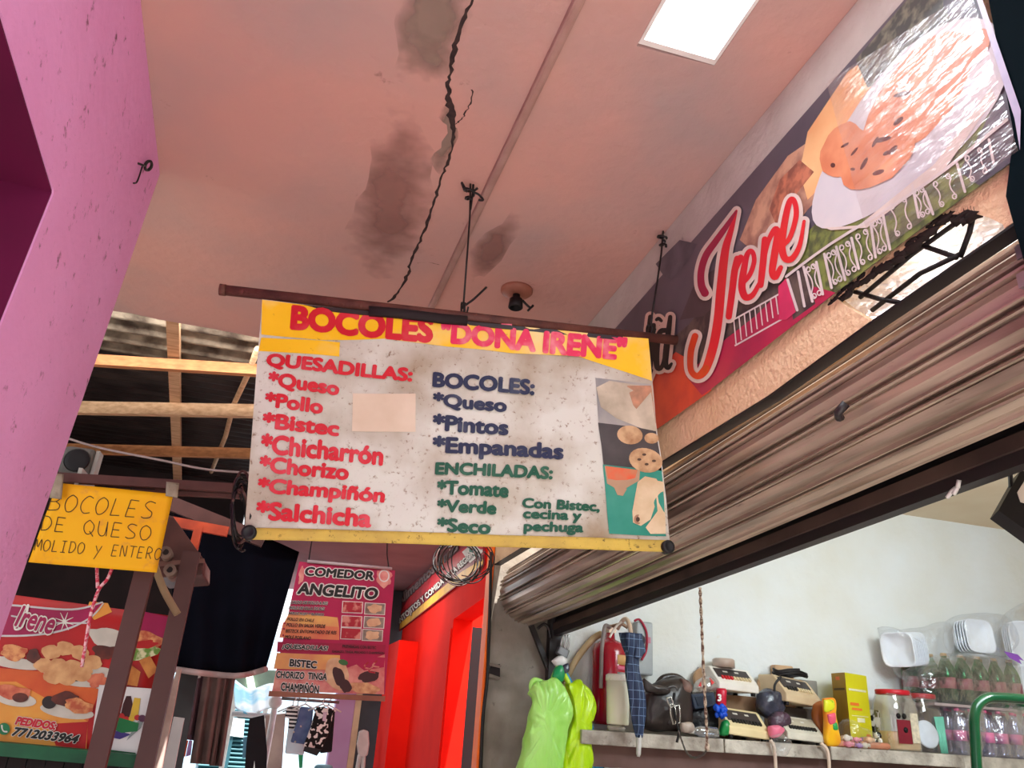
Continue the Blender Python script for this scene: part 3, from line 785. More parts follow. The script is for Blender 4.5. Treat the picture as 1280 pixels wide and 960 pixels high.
# ================================================================== THE BANNER ON THE RIGHT WALL
BX = XR - 0.012
bs = Sheet((BX, 0, 0), (-1, 0, 0), 0.0006)
bn = thing('wall_banner', 'long printed banner lettered Irene with a plate picture, above the shutter', 'sign', (BX, 2.0, 2.58))
B_ = [M('print_slate_sky', (104, 98, 108), .4, (84, 80, 92), 3), M('print_orange_floor', (236, 92, 56), .4, (206, 70, 52), 8), M('print_crimson_floor', (196, 46, 84), .4, (160, 40, 80), 5),
      M('print_dark_hill', (66, 58, 60), .4, (104, 92, 84), 18, (.4, .6)), M('print_tan_building', (214, 170, 140), .4, (160, 116, 100), 12, (.4, .6)), M('print_sunset', (250, 206, 148), .4, (244, 170, 110), 5),
      M('print_leaves', (74, 78, 74), .4, (130, 132, 112), 26, (.45, .6)), M('print_hedge', (128, 142, 76), .4, (82, 92, 62), 26, (.42, .6)), M('print_plate_white', (226, 222, 220), .4, (206, 206, 212), 4),
      M('print_bocol', (232, 158, 116), .4, (214, 130, 92), 12), M('print_burnt', (112, 64, 60), .4), M('print_railing', (236, 226, 222), .4), M('print_outline', (240, 226, 214), .4),
      M('print_irene_red', (222, 24, 56), .35, (232, 60, 50), 3), M('print_irene_dark', (176, 24, 76), .35), M('print_irene_orange', (240, 78, 40), .35), m_lblack, M('print_grey_dark', (74, 72, 84), .4, (104, 100, 110), 10),
      M('print_pink_post', (226, 60, 110), .4), M('print_brown_people', (140, 84, 70), .4, (206, 130, 100), 20, (.4, .6)), M('print_shade', (86, 74, 78), .4)]
mb = MB()
bs.poly(mb, [(700, 489), (1130, 0), (1180, -55), (1226, -5), (1283, 190), (1160, 280), (1045, 366), (828, 532), (760, 580)], 0, 0)
bs.poly(mb, [(820, 440), (862, 405), (905, 350), (925, 345), (990, 330), (960, 400), (870, 470), (822, 500)], 3, 1)
bs.poly(mb, [(812, 470), (845, 440), (872, 455), (890, 488), (828, 532), (760, 580), (780, 520)], 1, 2)
bs.poly(mb, [(858, 470), (900, 430), (945, 395), (990, 350), (1045, 366), (890, 486), (878, 494)], 2, 3)
bs.poly(mb, [(870, 350), (905, 330), (915, 360), (880, 395), (850, 400)], 20, 1)
bs.poly(mb, [(925, 300), (945, 250), (985, 195), (1050, 150), (1040, 230), (1010, 262), (960, 330)], 4, 1)
bs.poly(mb, [(1000, 215), (1010, 165), (1060, 90), (1110, 55), (1150, 90), (1080, 170), (1030, 230), (1010, 250)], 5, 2)
bs.poly(mb, [(962, 262), (975, 225), (1000, 200), (1018, 215), (990, 250), (975, 290)], 19, 2)
bs.poly(mb, [(1070, 75), (1130, 5), (1180, -50), (1226, -5), (1232, 30), (1190, 30), (1150, 62), (1120, 95), (1085, 110)], 6, 2)
bs.poly(mb, [(1180, -50), (1226, -5), (1240, 45), (1200, 40), (1180, 10)], 17, 3)
bs.poly(mb, [(1000, 300), (1030, 270), (1110, 270), (1240, 140), (1272, 130), (1283, 190), (1160, 280), (1045, 366), (985, 400), (960, 400)], 7, 2)
bs.poly(mb, [(1240, 140), (1262, 110), (1283, 190), (1225, 232), (1200, 215)], 17, 3)
bs.poly(mb, [(984, 344), (1010, 330), (1020, 380), (992, 400)], 3, 3)
# the plate with bocoles
pl = []
for k in range(40):
    a = 2 * PI * k / 40; x = 168 * math.cos(a); y = 66 * math.sin(a) * (1.0 + .25 * math.cos(a)); t = math.radians(-47.5); pl.append((1135 + x * math.cos(t) - y * math.sin(t), 158 + x * math.sin(t) + y * math.cos(t)))
bs.poly(mb, pl, 8, 4)
bs.poly(mb, [(1032, 285), (1075, 282), (1170, 205), (1240, 110), (1246, 122), (1180, 215), (1085, 285), (1040, 288)], 12, 5)
bs.ell(mb, 1152, 118, 92, 44, 9, 5, -50, wob=.15); bs.ell(mb, 1056, 190, 38, 26, 9, 6, -55, wob=.2); bs.ell(mb, 1100, 192, 56, 34, 9, 7, -42, wob=.15); bs.ell(mb, 1222, 60, 26, 14, 9, 7, -60)
for x, y, a, b, r in ((1082, 205, 9, 2.5, -60), (1100, 216, 8, 3, -20), (1110, 192, 5, 2.5, -30), (1118, 188, 8, 3, -45), (1105, 175, 12, 3, -15), (1130, 118, 12, 3, -15), (1096, 178, 8, 2, -60), (1043, 207, 3, 3, 0), (1068, 212, 3, 2, 0), (1125, 152, 8, 3, -40), (1058, 182, 6, 1.6, -30), (1070, 190, 7, 1.6, -50)):
    bs.ell(mb, x, y, a, b, 10, 8, r, 10)
# railing with scrolls
bs.stroke(mb, [(984, 346, 1.6), (1040, 305, 1.6), (1110, 262, 1.8), (1180, 215, 2.0), (1260, 150, 2.2)], 11, 6, k=3)
bal = [((986, 350), (998, 388)), ((999, 340), (1007, 383)), ((1006, 334), (1017, 377)), ((1022, 328), (1030, 368)), ((1032, 318), (1041, 360)), ((1047, 309), (1058, 350)), ((1066, 298), (1075, 336)), ((1090, 280), (1096, 322)), ((1105, 268), (1114, 312)), ((1142, 232), (1150, 272)), ((1158, 240), (1168, 268)), ((1198, 205), (1208, 240)), ((1238, 175), (1244, 205))]
for (a, b) in bal: bs.stroke(mb, [(a[0], a[1], 1.7), (b[0], b[1], 1.7)], 11, 6, k=1)
for i in range(len(bal) - 1):
    a, b = bal[i]; c_, d_ = bal[i + 1]; wv = (c_[0] - a[0])
    if wv < 14: continue
    mx_, my = (a[0] + c_[0]) / 2, (a[1] + c_[1]) / 2; lx, ly = (b[0] + d_[0]) / 2, (b[1] + d_[1]) / 2
    for s_ in (-1, 1):
        ax_ = mx_ + s_ * wv * .2; ay_ = my - s_ * wv * .12; bx_ = lx + s_ * wv * .2; by_ = ly - s_ * wv * .12; sp = []
        for k in range(25):
            t = k / 24; e = abs(2 * t - 1); px_ = ax_ + (bx_ - ax_) * t; py_ = ay_ + (by_ - ay_) * t
            sp.append((px_ + s_ * 3.4 * math.sin(t * 2 * PI * 1.5) * (.4 + e * .6), py_ + 2.2 * math.cos(t * 2 * PI * 1.5) * e, .85))
        bs.stroke(mb, sp, 11, 6, k=1)
        for t in (.10, .90): bs.ring(mb, ax_ + (bx_ - ax_) * t, ay_ + (by_ - ay_) * t, 2.6, 3.0, .8, 11, 6)
for i in range(9):
    x = 918 + i * 6.6; y = 400 - i * 3.6; bs.stroke(mb, [(x, y, .8), (x + 3, y + 30 - i, .8)], 11, 4, k=1)
bs.stroke(mb, [(914, 402, 1), (978, 366, 1)], 11, 4, k=1); bs.stroke(mb, [(920, 432, 1), (984, 396, 1)], 11, 4, k=1)
bs.poly(mb, [(974, 358), (984, 348), (996, 390), (984, 400), (975, 400)], 18, 5)
bs.poly(mb, [(820, 330), (850, 300), (872, 305), (862, 325), (840, 350), (830, 345)], 17, 2)
mb.build('printed_picture', B_, bn)


def T7(l): return [(760 + x / 3, 200 + y / 3, r / 3) for x, y, r in l]


IR = [[(370, 500, 15), (357, 470, 14), (356, 420, 13), (374, 360, 13), (412, 305, 12), (450, 252, 10), (489, 192, 4)],
      [(489, 192, 4), (470, 260, 10), (447, 340, 15), (432, 470, 17), (420, 600, 17), (402, 700, 17), (374, 785, 15), (344, 812, 12), (318, 788, 11), (318, 720, 12), (334, 662, 12)],
      [(492, 372, 12), (482, 420, 13), (472, 500, 13), (460, 588, 12)], [(478, 440, 7), (492, 398, 10), (505, 368, 12)],
      [(515, 462, 8), (540, 430, 9), (556, 380, 9), (548, 345, 9), (530, 355, 10), (516, 420, 13), (510, 480, 14), (524, 516, 13), (552, 506, 10), (580, 455, 7)],
      [(596, 300, 12), (590, 380, 13), (580, 470, 12)], [(590, 390, 7), (608, 310, 9), (634, 262, 11), (644, 280, 13), (632, 360, 14), (624, 420, 13), (636, 440, 12), (656, 405, 9)],
      [(656, 330, 8), (690, 292, 9), (714, 210, 10), (706, 155, 10), (688, 160, 11), (670, 240, 13), (660, 320, 14), (672, 370, 13), (700, 370, 11), (728, 320, 9), (744, 232, 6)]]
mb = MB()
for st in IR: bs.stroke(mb, T7(st), 12, 10, grow=4.6)
for i, st in enumerate(IR):
    mi = 13
    if i == 0: mi = 14
    bs.stroke(mb, T7(st), mi, 12)
bs.stroke(mb, T7(IR[1][6:]), 15, 13)
for st in ([(487, 330, 12), (487, 305, 12)],): pass
mb.build('lettering', B_, bn)
mb = MB()
AN = [[(240, 590, 8), (228, 690, 12), (222, 760, 11), (232, 780, 9), (245, 765, 5)], [(222, 640, 9), (200, 650, 10), (188, 720, 12), (192, 780, 10), (212, 770, 8), (226, 700, 7)],
      [(178, 620, 8), (168, 720, 12), (160, 800, 11)], [(165, 590, 9), (160, 640, 10)], [(188, 600, 6), (196, 596, 7), (206, 604, 6)],
      [(120, 700, 9), (110, 780, 12), (104, 850, 11)], [(120, 700, 9), (142, 670, 9), (150, 700, 11), (140, 800, 11), (150, 830, 9), (170, 790, 6)]]
for st in AN: bs.stroke(mb, T7(st), 0, 10, grow=4.0)
for st in AN: bs.stroke(mb, T7(st), 1, 12)
mb.build('lettering', [M('pale_outline', (236, 206, 190), .4), m_lblack], bn)
# crumpled clear plastic stretched over its right half
film = FILM('clear_plastic_cover', base=.04, edge=.45, rough=.2, bump=.5, bscale=7, stretch=(1, 1.2, 4))
mb = MB()
C4 = [Vector(q) for q in ((1040, 105), (1222, -10), (1283, 191), (1100, 322))]


def ff(u, v):
    q = (C4[0] * (1 - u) + C4[1] * u) * (1 - v) + (C4[3] * (1 - u) + C4[2] * u) * v
    p = bs.at(q.x, q.y, 24); h = 0.006 * noise.noise(Vector((p.y * 5, p.z * 30 + p.y * 22, 3))) + .004 * noise.noise(Vector((p.y * 24, p.z * 20, 9)))
    return p + Vector((-1, 0, 0)) * (0.004 + abs(h) * min(1, 4 * v * (1 - v) + .2))


mb.grid(ff, 40, 30); mb.build('plastic_cover', film, bn)
mb = MB(); bs.poly(mb, [(1226, -5), (1232, -8), (1284, 140), (1283, 190), (1276, 150)], 0, 26); mb.build('white_hem', M('pale_lilac_hem', (206, 200, 222), .3, (176, 176, 206), 12), bn)

area('hole_backlight_fill', (1.40, 1.2, 2.70), (1.30, 1.22, 2.53), .06, .6, 1.3, (1, 1, 1), 100)  # lamp added in the closed cavity to backlight the white plastic
# ---------------- the hole: rusty bars over crumpled white plastic
mb = MB()
cx = [atX(x, y, XR) for x, y in hole_px]
ys = [p.y for p in cx]; zs = [p.z for p in cx]
mb.grid(lambda u, v: Vector((XR + .062 + .010 * noise.noise(Vector((u * 26, v * 12, 2))) + .006 * noise.noise(Vector((u * 60, v * 30, 5))), min(ys) - .05 + u * (max(ys) - min(ys) + .1), 2.47 + v * (max(zs) - 2.43))), 70, 30, smooth=False)
tag(mb.build('plastic_sheet', TRANSLUCENT('crumpled_white_plastic', (250, 248, 250))), 'crumpled white plastic stuffed behind the bars of the broken wall hole', 'plastic sheet')
gr = thing('iron_grille', 'black iron bars across the broken hole in the beige wall above the shutter', 'grille', (XR + .02, 1.25, 2.42))
m_iron = M('black_iron', (24, 20, 20), .6, bump=.4)
for pts in ([(1075, 372), (1140, 318), (1200, 275), (1232, 262)], [(1090, 388), (1150, 342), (1200, 318)], [(1060, 362), (1100, 374), (1130, 379)], [(1140, 303), (1168, 312), (1196, 322)], [(1218, 262), (1212, 290), (1200, 322)]):
    P = [atX(x, y, XR + .022) for x, y in pts]; MB().tube(P, .006, 8).build('bar', m_iron, gr)
random.seed(11); mb = MB()
rim = [atX(x, y, XR) for x, y in [(1040, 374), (1060, 359), (1098, 331), (1138, 304), (1170, 276), (1190, 266), (1218, 264)]]
for i in range(len(rim) - 1):
    for k in range(7):
        p = rim[i].lerp(rim[i + 1], (k + random.random()) / 7) + Vector((.006, 0, random.uniform(-.018, .002)))
        mb.ell(p, .010, random.uniform(.012, .03), random.uniform(.006, .016), 7, 5, nz=.6)
mb.build('broken_rim', M('sooty_broken_rim', (40, 30, 28), .9), gr)

# ================================================================== ROLLER SHUTTER
CX, CZ, CR = 1.47, 2.365, 0.163
Y0S, Y1S = 1.00, 5.0
m_slat = M('galvanised_slats', (200, 182, 164), .34, (112, 96, 84), 3, (.40, .66), metal=.55, spec=.6, stretch=(5, .35, 5), specks=(104, 84, 74), speck_scale=16, speck_thr=.0)
rs = thing('roller_shutter', 'rolled-up galvanised roller shutter over the shop opening', 'shutter', (CX, 2.9, CZ - CR))
NS = 13; prof = []
for i in range(NS):
    for t, h in ((0, -.016), (.05, -.016), (.06, .004), (.10, .009), (.14, .009), (.17, .0), (.20, -.004), (.48, .003), (.74, -.003), (.76, -.009), (.80, -.009), (.82, .005), (.88, .008), (.93, .003), (.94, -.016)):
        a = -2 * PI * (i + t) / NS; prof.append((a, CR + h + 0.012 * (i / NS)))
mb = MB(); rings = []
for j in range(13):
    y = Y0S + (Y1S - Y0S) * j / 12; sag = -.012 * math.sin(PI * j / 12); sh_ = 1 + .15 * (j / 12)
    rings.append([Vector((CX + math.cos(a) * r * sh_ , y, CZ - .135 * j / 12 + sag + math.sin(a) * r * sh_)) for a, r in prof])
mb.loft(rings, cap=True, smooth=False); mb.build('slat_coil', m_slat, rs)
mb = MB(); mb.lathe([(.0, 0), (.188, 0), (.188, .012), (.12, .016), (.12, .05), (.0, .05)], (CX, Y0S - .02, CZ), 24, (0, -1, 0)); mb.build('end_plate', m_black, rs)
for k in range(6):
    a = PI * (.62 + k * .13); mb = MB(); mb.box((CX + math.cos(a) * .175 - .012, Y0S - .016, CZ + math.sin(a) * .175 - .016), (CX + math.cos(a) * .175 + .012, Y0S + .02, CZ + math.sin(a) * .175 + .016)); mb.build('slat_clip', M('bright_steel', (190, 190, 196), .3, metal=.7), rs)
mb = MB(); mb.tube([(CX, Y0S - .1, CZ), (CX, Y1S + .02, CZ - .135)], .03, 12); mb.build('axle', m_steel, rs)
mb = MB(); p = atX(1052, 512, 1.275); mb.tube([p + Vector((-.0, -.02, .01)), p + Vector((-.012, 0, -.01)), p + Vector((.004, .015, -.018))], .012, 8); mb.build('handle', m_steel, rs)
# steel header tubes, jamb post and brace
hz0, hz1 = 2.165, 1.98; hy0, hy1 = 0.9, 5.0
hd = thing('shutter_frame', 'dark steel header tubes, jamb post and brace around the shop opening', 'frame', (1.68, 2.8, 1.9))
def hbeam(x0, x1, za, zb, mat, nm):
    mb = MB(); vs = [(x, y, (hz0 if y == hy0 else hz1) + z) for y in (hy0, hy1) for z in (za, zb) for x in (x0, x1)]
    mb.add(vs, [(0, 1, 3, 2), (4, 6, 7, 5), (0, 2, 6, 4), (1, 5, 7, 3), (0, 4, 5, 1), (2, 3, 7, 6)]); mb.build(nm, mat, hd)
hbeam(1.655, 1.698, .0, .035, m_steel, 'lower_tube'); hbeam(1.645, 1.69, .036, .075, m_steel2, 'middle_tube'); hbeam(1.665, 1.698, .076, .17, m_black, 'upper_tube')
mb = MB(); mb.box((1.63, 4.985, 0), (1.71, 5.055, 2.10)); mb.build('jamb_post', m_steel, hd)
mb = MB(); mb.beam(atY(664, 782, 5.02), atY(690, 848, 5.02), .035, .03); mb.build('brace', m_steel, hd)
mb = MB(); mb.tube(smooth_path([tuple(atY(x, y, 4.97)) for x, y in ((672, 786), (680, 780), (686, 786), (688, 798))], 4), .010, 6); mb.build('hook', m_steel, hd)
# dark teal housing right of the banner
mb = MB(); pts = [(1.215, .1, 2.0), (1.215, .93, 2.0), (1.215, .95, 2.5), (1.215, .905, 2.62), (1.215, .87, 3.39), (1.215, .1, 3.39)]; mb.prism(pts, (.06, 0, 0))
tag(mb.build('metal_housing', M('dark_teal_metal', (4, 20, 26), .9, (4, 12, 18), 2, spec=.05)), 'dark teal metal housing at the right end of the printed wall banner', 'housing')
# hanging screen by the header's near end
hs = thing('hanging_screen', 'black framed white screen hanging at the near end of the shop header', 'screen', atX(1270, 660, 1.75))
sx = Sheet((1.76, 1.6, 2.1), (-.35, -1, .25))
def S3(x, y, d=0): return atP(x, y, sx.p0, sx.n) - sx.n * d
mb = MB(); mb.prism([S3(*q) for q in ((1248, 638), (1276, 588), (1330, 600), (1320, 690), (1290, 668))], -sx.n * .05); mb.build('casing', m_black, hs)
mb = MB(); mb.prism([S3(*q, -.003) for q in ((1271, 616), (1281, 600), (1325, 612), (1318, 640), (1275, 628))], -sx.n * .002); mb.build('screen', M('white_screen', (236, 226, 212), .4), hs)
mb = MB(); mb.tube([S3(1268, 604, .02), atX(1262, 570, 1.67)], .006, 6); mb.build('hanger', m_black, hs)
ck = MB().tube(smooth_path([tuple(atX(x, y, 1.65)) for x, y in ((1184, 622), (1190, 614), (1196, 610), (1192, 618))], 4), .006, 6).tube([atX(1197, 610, 1.65), atX(1199, 600, 1.65)], .006, 6)
tag(ck.build('cable_clip', M('white_clip', (226, 226, 224), .4)), 'small white cable clip under the near end of the dark header', 'clip')
# twisted cord with a loop
m_cord = M('twisted_brown_cord', (112, 82, 70), .7, (196, 178, 158), 60, (.45, .55))
ct = thing('twisted_cord', 'twisted brown cord hanging from the shop header and looping up to the black bag', 'cord', atX(884, 935, 1.7))
tp = atX(875, 735, 1.65); lo = atY(884, 934, 3.5)
mid = [tuple(tp), tuple(atY(877, 780, 3.25)), tuple(atY(880, 850, 3.4)), tuple(atY(883, 905, 3.47)), tuple(lo)]
pth = smooth_path(mid, 14); mb = MB()
for ph in (0, PI): mb.tube([Vector(q) + Vector((math.cos(i * .9 + ph), math.sin(i * .9 + ph), 0)) * .0035 for i, q in enumerate(pth)], .0042, 6)
mb.build('cord', m_cord, ct)
lp = smooth_path([tuple(lo), tuple(atY(880, 942, 3.6)), tuple(atY(868, 947, 3.75)), tuple(atY(858, 940, 4.0)), tuple(atY(852, 925, 4.3)), tuple(atY(848, 914, 4.6))], 8)
mb = MB()
for ph in (0, PI): mb.tube([Vector(q) + Vector((0, math.cos(i * .9 + ph), math.sin(i * .9 + ph))) * .003 for i, q in enumerate(lp)], .004, 6)
mb.build('loop', M('grey_cord', (96, 84, 82), .6), ct)
mb = MB(); mb.ell(lo, .012, .012, .016, nz=.3); mb.build('knot', m_cord, ct)

# ================================================================== THE STALL ON THE LEFT
def prismY(mb, pts, Y, th, mi=0):
    """outline seen at depth Y, given real thickness th"""
    return mb.prism([atY(x, y, Y) for x, y in pts], (0, th, 0), mi)


sf = thing('market_stall', 'brown stall of posts and double top rail behind the yellow card', 'stall frame', atY(150, 960, 4.3))
def railY(p, q, Y, wd, ht, nm, mat, ext=0.0):
    a = atY(*p, Y); b = atY(*q, Y); d = b - a; mb = MB(); mb.beam(a - d * ext, b + d * ext, wd, ht); return mb.build(nm, mat, sf)


railY((72, 597), (318, 612), 4.06, .035, .045, 'top_rail', m_brown, .35); railY((88, 610), (318, 622), 4.10, .03, .02, 'lower_rail', m_brown, .35)
def postY(top, bot, Y, wd, dp, nm, mat, par):
    a = atY(*top, Y); b = atY(*bot, Y); d = b - a; b = a + d * (a.z / (a.z - b.z)); mb = MB(); mb.beam(a, b, wd, dp, (0, 1, 0)); return mb.build(nm, mat, par)


m_post = M('brown_post', (92, 60, 58), .55, (84, 54, 54), 5)
postY((208, 606), (119, 960), 4.16, .085, .05, 'post', m_post, sf); postY((240, 690), (180, 960), 4.62, .09, .05, 'post', m_post, sf)
# hooks on the rail
for x in (148, 164, 300):
    mb = MB(); mb.tube([atY(x, 610, 4.08), atY(x, 622, 4.08), atY(x + 3, 627, 4.06)], .004, 6); mb.build('hook', m_wire, sf)
tag(MB().tube(smooth_path([tuple(atY(x, y, 4.3)) for x, y in ((193, 706), (205, 738), (222, 768))], 4), [.018] * 9, 8).build('stick', M('pale_stick', (176, 150, 118), .7)), 'bent pale stick leaning between the two brown posts', 'stick')
hp = thing('stall_hood', 'dark brown boxed hood behind the lower right corner of the yellow card', 'hood', atY(232, 728, 4.75))
mb = MB(); prismY(mb, [(196, 640), (216, 645), (254, 698), (253, 718), (196, 722)], 4.7, .5); mb.build('side_panel', m_brown, hp, bevel=.01)
mb = MB(); prismY(mb, [(196, 702), (255, 698), (256, 703), (196, 708)], 4.685, .02); mb.build('trim_edge', M('brown_edge', (132, 92, 84), .5), hp)
lg = []
for i, (x, y) in enumerate(((207, 690), (212, 712))):
    c = atY(x, y, 4.5); mb = MB(); mb.tube([c, c + Vector((-.04, .5, .02))], .032, 12); mb.tube([c + Vector((0, -.001, 0)), c + Vector((0, .02, 0))], [.016, .018], 10, 1)
    tag(mb.build('round_pole', [M('grey_bamboo', (150, 126, 116), .7, (110, 88, 82), 12), m_dark]), ['upper of two grey round poles poking out beside the yellow card', 'lower of two grey round poles poking out beside the yellow card'][i], 'pole')
og = thing('orange_bracket', 'rusty orange steel bracket under the roof beside the brown hood', 'bracket', atY(250, 690, 5.2)); m_rorange = M('rust_orange_primer', (206, 84, 50), .6, (160, 60, 40), 8)
mb = MB(); mb.beam(atY(214, 652, 5.2), atY(285, 665, 5.2), .04, .06); mb.build('arm', m_rorange, og); mb = MB(); mb.beam(atY(249, 658, 5.2), atY(240, 694, 5.2), .05, .05, (0, 1, 0)); mb.build('strut', m_rorange, og)
mb = MB(); mb.beam(atY(210, 628, 5.4), atY(330, 676, 5.4), .05, .09); tag(mb.build('slanting_beam', m_brown), 'dark slanting beam behind the wire coil at the menu corner', 'beam')
# yellow card, its tapes and pen lettering
yc = thing('yellow_card', 'yellow card hand lettered BOCOLES DE QUESO, taped under the brown rail', 'sign', atY(130, 712, 4.0))
cs = Sheet((0, 4.02, 0), (0, -1, 0), .0012, lambda p: .006 * noise.noise(Vector((p.x * 5, p.z * 5, 1))) + .006)
mb = MB(); cs.quadgrid(mb, [(72, 604), (217, 618), (196, 716), (36, 703)], 0, 0, 20, 14)
mb.build('card', M('golden_yellow_card', (255, 190, 6), .6, (252, 176, 4), 4, (.4, .7), specks=(232, 160, 60), speck_scale=5, speck_thr=.4), yc, solid=.002)
for nm, rows in (('lettering', [('BOCOLES', (66, 617), (197, 628), (60, 638)), ('DE QUESO', (54, 645), (191, 658), (51, 663)), ('MOLIDO y ENTERO', (46, 674), (204, 686), (43, 688))]),):
    for r_ in rows:
        mb = MB(); pen_line(cs, mb, r_[0], r_[1], r_[2], r_[3], 0.55 if r_[0] != 'MOLIDO y ENTERO' else .5, 0, 2); mb.build('lettering', M('pen_ink', (70, 48, 26), .6), yc)
m_tape = M('silvery_tape', (172, 158, 140), .35, (130, 116, 102), 12, bump=.4)
for c4 in ([(70, 594), (82, 595), (79, 626), (64, 624)], [(209, 604), (225, 606), (223, 624), (208, 622)]):
    mb = MB(); cs.quadgrid(mb, c4, 0, 22, 4, 6); mb.build('tape', m_tape, yc, solid=.002)
# pink twine under the card
tw = thing('pink_twine', 'pink and white twine hanging in a Y below the yellow card', 'twine', atY(102, 834, 4.1)); m_tw = M('pink_twine', (214, 60, 90), .7, (240, 190, 200), 60, (.45, .55))
for pts in ([(121, 708), (122, 735)], [(140, 710), (134, 724), (123, 738), (113, 770), (107, 805), (102, 834)]):
    MB().tube(smooth_path([tuple(atY(x, y, 4.08)) for x, y in pts], 6), .008, 7).build('strand', m_tw, tw)

# printed food banner behind the posts
LY = 4.78
lo_ = Sheet((0, LY, 0), (0, -1, 0), .0016)
lb = thing('food_banner', 'red and yellow printed banner with plates and a phone number, behind the posts', 'sign', atY(90, 945, LY))
Lm = [M('print_deep_red', (196, 24, 26), .45, (160, 16, 24), 3), M('print_amber', (236, 168, 70), .45, (226, 130, 54), 4), M('print_magenta', (170, 16, 84), .45), M('print_silver', (214, 210, 214), .45), M('print_orange_glow', (226, 110, 46), .45, (204, 70, 36), 4),
      M('print_plate', (224, 216, 206), .45), M('print_bun', (226, 176, 124), .45, (192, 130, 84), 16), M('print_mole', (110, 44, 32), .45, (70, 30, 26), 16), M('print_rice', (226, 160, 104), .45, (190, 90, 60), 26, (.4, .6)), M('print_beans', (44, 30, 32), .45),
      M('print_lettuce', (104, 142, 54), .45, (220, 214, 170), 20, (.45, .55)), M('print_taco', (214, 140, 66), .45, (170, 90, 40), 14), M('print_phone_green', (20, 130, 80), .45), m_lwhite, m_lblack, M('print_pedidos_red', (206, 24, 50), .45), M('print_shrimp', (224, 130, 96), .45, (180, 60, 44), 18)]
mb = MB(); lo_.quadgrid(mb, [(-70, 732), (216, 770), (172, 952), (-70, 928)], 0, 0, 8, 8); mb.build('sheet', Lm[0], lb, solid=.002)
mb = MB()
lo_.poly(mb, [(-60, 850), (20, 850), (110, 900), (108, 938), (-60, 926)], 1, 1); lo_.poly(mb, [(-60, 830), (60, 840), (125, 862), (110, 902), (20, 852), (-60, 852)], 4, 1); lo_.poly(mb, [(60, 905), (110, 902), (107, 937), (70, 932)], 0, 1.5)
lo_.poly(mb, [(112, 752), (135, 754), (140, 765), (118, 775), (108, 764)], 1, 1)
lo_.poly(mb, [(-60, 752), (30, 757), (90, 762), (128, 754), (108, 778), (70, 790), (20, 795), (-60, 792)], 2, 2)
lo_.stroke(mb, [(-60, 752, 1.2), (20, 757, 1.2), (90, 762, 1.2), (128, 753, 1)], 3, 3); lo_.stroke(mb, [(-60, 792, 1.2), (20, 795, 1.2), (75, 789, 1.2), (112, 773, 1), (130, 754, .6)], 3, 3)
lo_.stroke(mb, [(15, 770, 1), (60, 778, 1), (108, 779, 1)], 3, 3)
for a in range(0, 360, 45): lo_.stroke(mb, [(81, 777, .9), (81 + 12 * math.cos(math.radians(a + 20)), 777 + 12 * math.sin(math.radians(a + 20)), .3)], 13, 4, k=1)
for c_ in ((20, 829, 36, 7, 5), (96, 845, 42, 13, 5), (20, 874, 26, 9, 5), (84, 889, 34, 9, 5), (128, 848, 22, 14, 5)): lo_.ell(mb, *c_, 3, 8)
for x, y in ((65, 815), (82, 811), (100, 816), (55, 832), (74, 832), (92, 833), (104, 838), (83, 848), (116, 828), (66, 846)): lo_.ell(mb, x, y, 12, 9, 6, 5, 10, wob=.2)
lo_.ell(mb, 85, 846, 20, 5, 9, 4, 8); lo_.ell(mb, 102, 842, 13, 10, 6, 6, 10)
lo_.ell(mb, 18, 816, 16, 10, 8, 5, 5, wob=.4); lo_.ell(mb, 42, 820, 9, 9, 7, 5, wob=.3)
lo_.ell(mb, 18, 864, 22, 9, 16, 5, 10, wob=.5); lo_.ell(mb, 26, 872, 10, 6, 7, 6)
lo_.ell(mb, 84, 874, 18, 9, 7, 6, 5, wob=.3); lo_.ell(mb, 98, 883, 19, 9, 8, 6, 10, wob=.4); lo_.ell(mb, 62, 878, 9, 8, 9, 6)
lo_.poly(mb, [(160, 760), (214, 772), (206, 800), (172, 794), (158, 780)], 2, 2)
lo_.ell(mb, 135, 798, 24, 12, 5, 4, 10, wob=.4); lo_.ell(mb, 182, 800, 22, 10, 8, 4, 10, wob=.5); lo_.ell(mb, 130, 815, 14, 10, 7, 5, wob=.6); lo_.ell(mb, 176, 815, 26, 8, 10, 5, -12, wob=.5); lo_.ell(mb, 182, 806, 16, 5, 0, 5, -10, wob=.5)
lo_.poly(mb, [(150, 838), (160, 828), (176, 840), (172, 858), (158, 856)], 11, 6); lo_.poly(mb, [(174, 826), (188, 820), (198, 838), (186, 848)], 11, 6); lo_.ell(mb, 122, 850, 14, 9, 16, 6, wob=.4)
mb.build('printed_picture', Lm, lb)
mb = MB(); lo_.text(mb, 'Irene', (25, 757), (72, 768), (19, 782), 1, .03, .35, 8, outline=.05, omi=0); lo_.stroke(mb, [(36, 757, 1.6), (33, 770, 1.6), (28, 784, 1.4), (20, 787, 1.2), (19, 780, 1)], 0, 7.5); mb.build('lettering', [m_lwhite, Lm[2]], lb)
mb = MB(); lo_.text(mb, 'PEDIDOS:', (22, 896), (72, 903), (20, 905), 0, .06, .25, 8, outline=.05, omi=1); mb.build('lettering', [Lm[15], m_lwhite], lb)
mb = MB(); lo_.text(mb, '7712033964', (19, 909), (100, 919), (16, 919), 0, .05, .25, 8, outline=.05, omi=1); mb.build('lettering', [m_lblack, m_lwhite], lb)
mb = MB(); lo_.ell(mb, 6, 911, 7.5, 7.5, 0, 8); lo_.stroke(mb, [(3.5, 907, 1.1), (4, 911, .9), (6, 914, .9), (9.5, 914.5, 1.1)], 1, 9); mb.build('phone_mark', [Lm[12], m_lwhite], lb)
